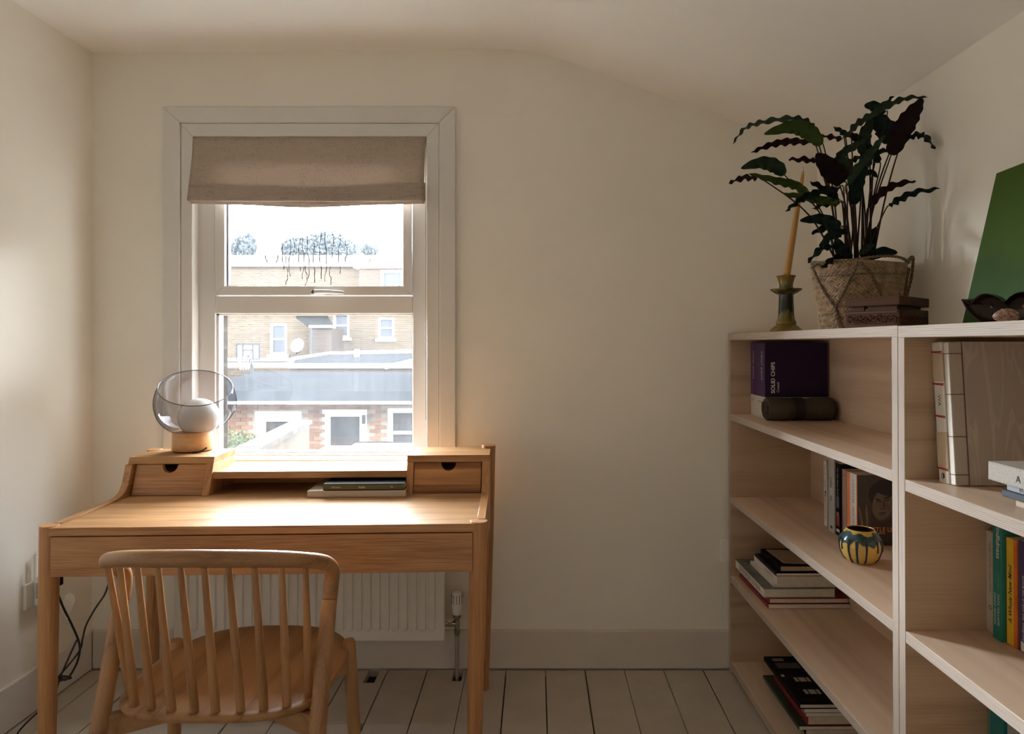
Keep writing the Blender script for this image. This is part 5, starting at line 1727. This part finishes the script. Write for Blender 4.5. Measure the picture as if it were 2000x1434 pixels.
for k in range(10):
    a_ = 2 * PI * k / 10
    m.tube([(.17 * math.cos(a_), -.2 + .17 * math.sin(a_), -.17), (.10 * math.cos(a_ + .5), -.2 + .10 * math.sin(a_ + .5), -.45)], .006, 4)
m.build('net', WHT, bh_)
MB().tube([(0, .03, -.1), (.02, .2, -.4), (.06, .25, GZ - lp(484, 687, 17.6).z)], .04, 8).build('post', SLATED, bh_)

# garden wall running away from the house, its coping in slabs
gw = thing('garden_wall', 'rendered garden wall with pale coping slabs running away below the window', 'wall', (-3.6, 8.5, GZ))
A_, B_ = lp(474, 898, 7.4), lp(604, 828, 11.6)
dirw = (B_ - A_); dirw.z = 0; Lw = dirw.length; dirw.normalize()
nw = Vector((-dirw.y, dirw.x, 0))
zc = (A_.z + B_.z) / 2
A0 = Vector((A_.x, A_.y, 0)) - dirw * 1.0
m = MB(); m.prism([A0 + Vector((0, 0, GZ)), A0 + dirw * (Lw + 1) + Vector((0, 0, GZ)), A0 + dirw * (Lw + 1) + Vector((0, 0, B_.z)), A0 + Vector((0, 0, A_.z))], -nw * .0 + nw * .22)
m.build('wall', GWALL, gw, world=True)
ns = 6
for i in range(ns):
    t0_, t1_ = i / ns, (i + 1) / ns
    p0 = A0 + dirw * (Lw + 1) * t0_ + Vector((0, 0, A_.z + (B_.z - A_.z) * t0_)) - nw * .05
    p1 = A0 + dirw * ((Lw + 1) * t1_ - .015) + Vector((0, 0, A_.z + (B_.z - A_.z) * t1_)) - nw * .05
    MB().prism([p0, p1, p1 + nw * .32, p0 + nw * .32], (0, 0, .07)).build('coping_slab', COPING, gw, world=True)
# white lean-to roof below
lr = thing('lean_to_roof', 'white lean-to roof at the lower right of the window view', 'roof', (-1.3, 7, -.2))
m = MB(); m.prism([lp(650, 893, 6.2), lp(694, 866, 7.4), lp(860, 866, 7.4), lp(860, 893, 6.2)], (0, 0, -.05)); m.build('roof_sheet', WHT, lr, world=True)
MB().tube([lp(694, 866, 7.42), lp(860, 866, 7.42)], .02, 6).build('edge_trim', SLATED, lr, world=True)
a_ = lp(660, 893, 6.3); b_ = lp(860, 866, 7.4)
MB().box(b_.x - 1.2, b_.x, 6.3, 7.3, GZ, a_.z - .05).build('wall', CONC, lr, world=True)

# foliage made of many small leaves: one mesh each
def foliage(name, label, cat, centres, n, size, mat, trunk=None):
    t = thing(name, label, cat, Vector((centres[0][0].x, centres[0][0].y, GZ)))
    r_ = random.Random(hash(len(label)) % 97)
    m = MB()
    for c_, rad_ in centres:
        for _ in range(n):
            d2 = Vector((r_.gauss(0, 1), r_.gauss(0, 1), r_.gauss(0, 1))).normalized() * (r_.random() ** .4)
            p = c_ + Vector((d2.x * rad_.x, d2.y * rad_.y, d2.z * rad_.z))
            u = Vector((r_.gauss(0, 1), r_.gauss(0, 1), r_.gauss(0, 1))).normalized(); v = u.orthogonal().normalized()
            s = size * r_.uniform(.6, 1.3); k0 = len(m.v)
            m.v += [p - u * s, p + v * s * .5, p + u * s, p - v * s * .5]
            m.face((k0, k0 + 1, k0 + 2, k0 + 3))
    m.build('foliage', mat, t, world=True, kind='stuff')
    b0 = centres[0][0]
    MB().tube([(0, 0, 0), (.05, 0, (b0.z - GZ) * .5), (0, 0, b0.z - GZ)], [.22 * size * 3, .15 * size * 3, .06 * size * 3], 8).build('trunk', flat('bark', (.08, .06, .05), .9), t)
    return t
TRG = leafmat('tree_foliage', (.013, .017, .021), (.022, .027, .031), .9)
BUG = leafmat('bush_foliage', (.025, .042, .018), (.05, .07, .03), .9)
TY = 46.0
def V(*a): return Vector(a)
foliage('tree', 'wide blue-grey tree behind the far houses, seen through the misted pane', 'tree',
        [(lp(640, 487, TY), V(1.9, 1.5, 1.25)), (lp(605, 494, TY), V(1.5, 1.5, 1.0)), (lp(668, 492, TY), V(1.2, 1.2, .9)), (lp(580, 488, TY), V(1.0, 1.2, .8))], 1900, .17, TRG)
foliage('tree', 'narrow faint tree at the left edge of the misted pane', 'tree', [(lp(468, 495, TY), V(.8, 1.0, 1.1)), (lp(484, 482, TY), V(.5, .8, .9))], 900, .16, TRG)
foliage('tree', 'small far tree at the right of the misted pane above the parapet', 'tree', [(lp(722, 488, TY + 6), V(.7, .8, .5))], 600, .15, TRG)
foliage('bush', 'green leafy bush beside the garden wall outside', 'bush', [(lp(452, 868, 10.5), V(.42, .4, .22)), (lp(478, 872, 10.3), V(.3, .3, .18))], 900, .026, BUG)
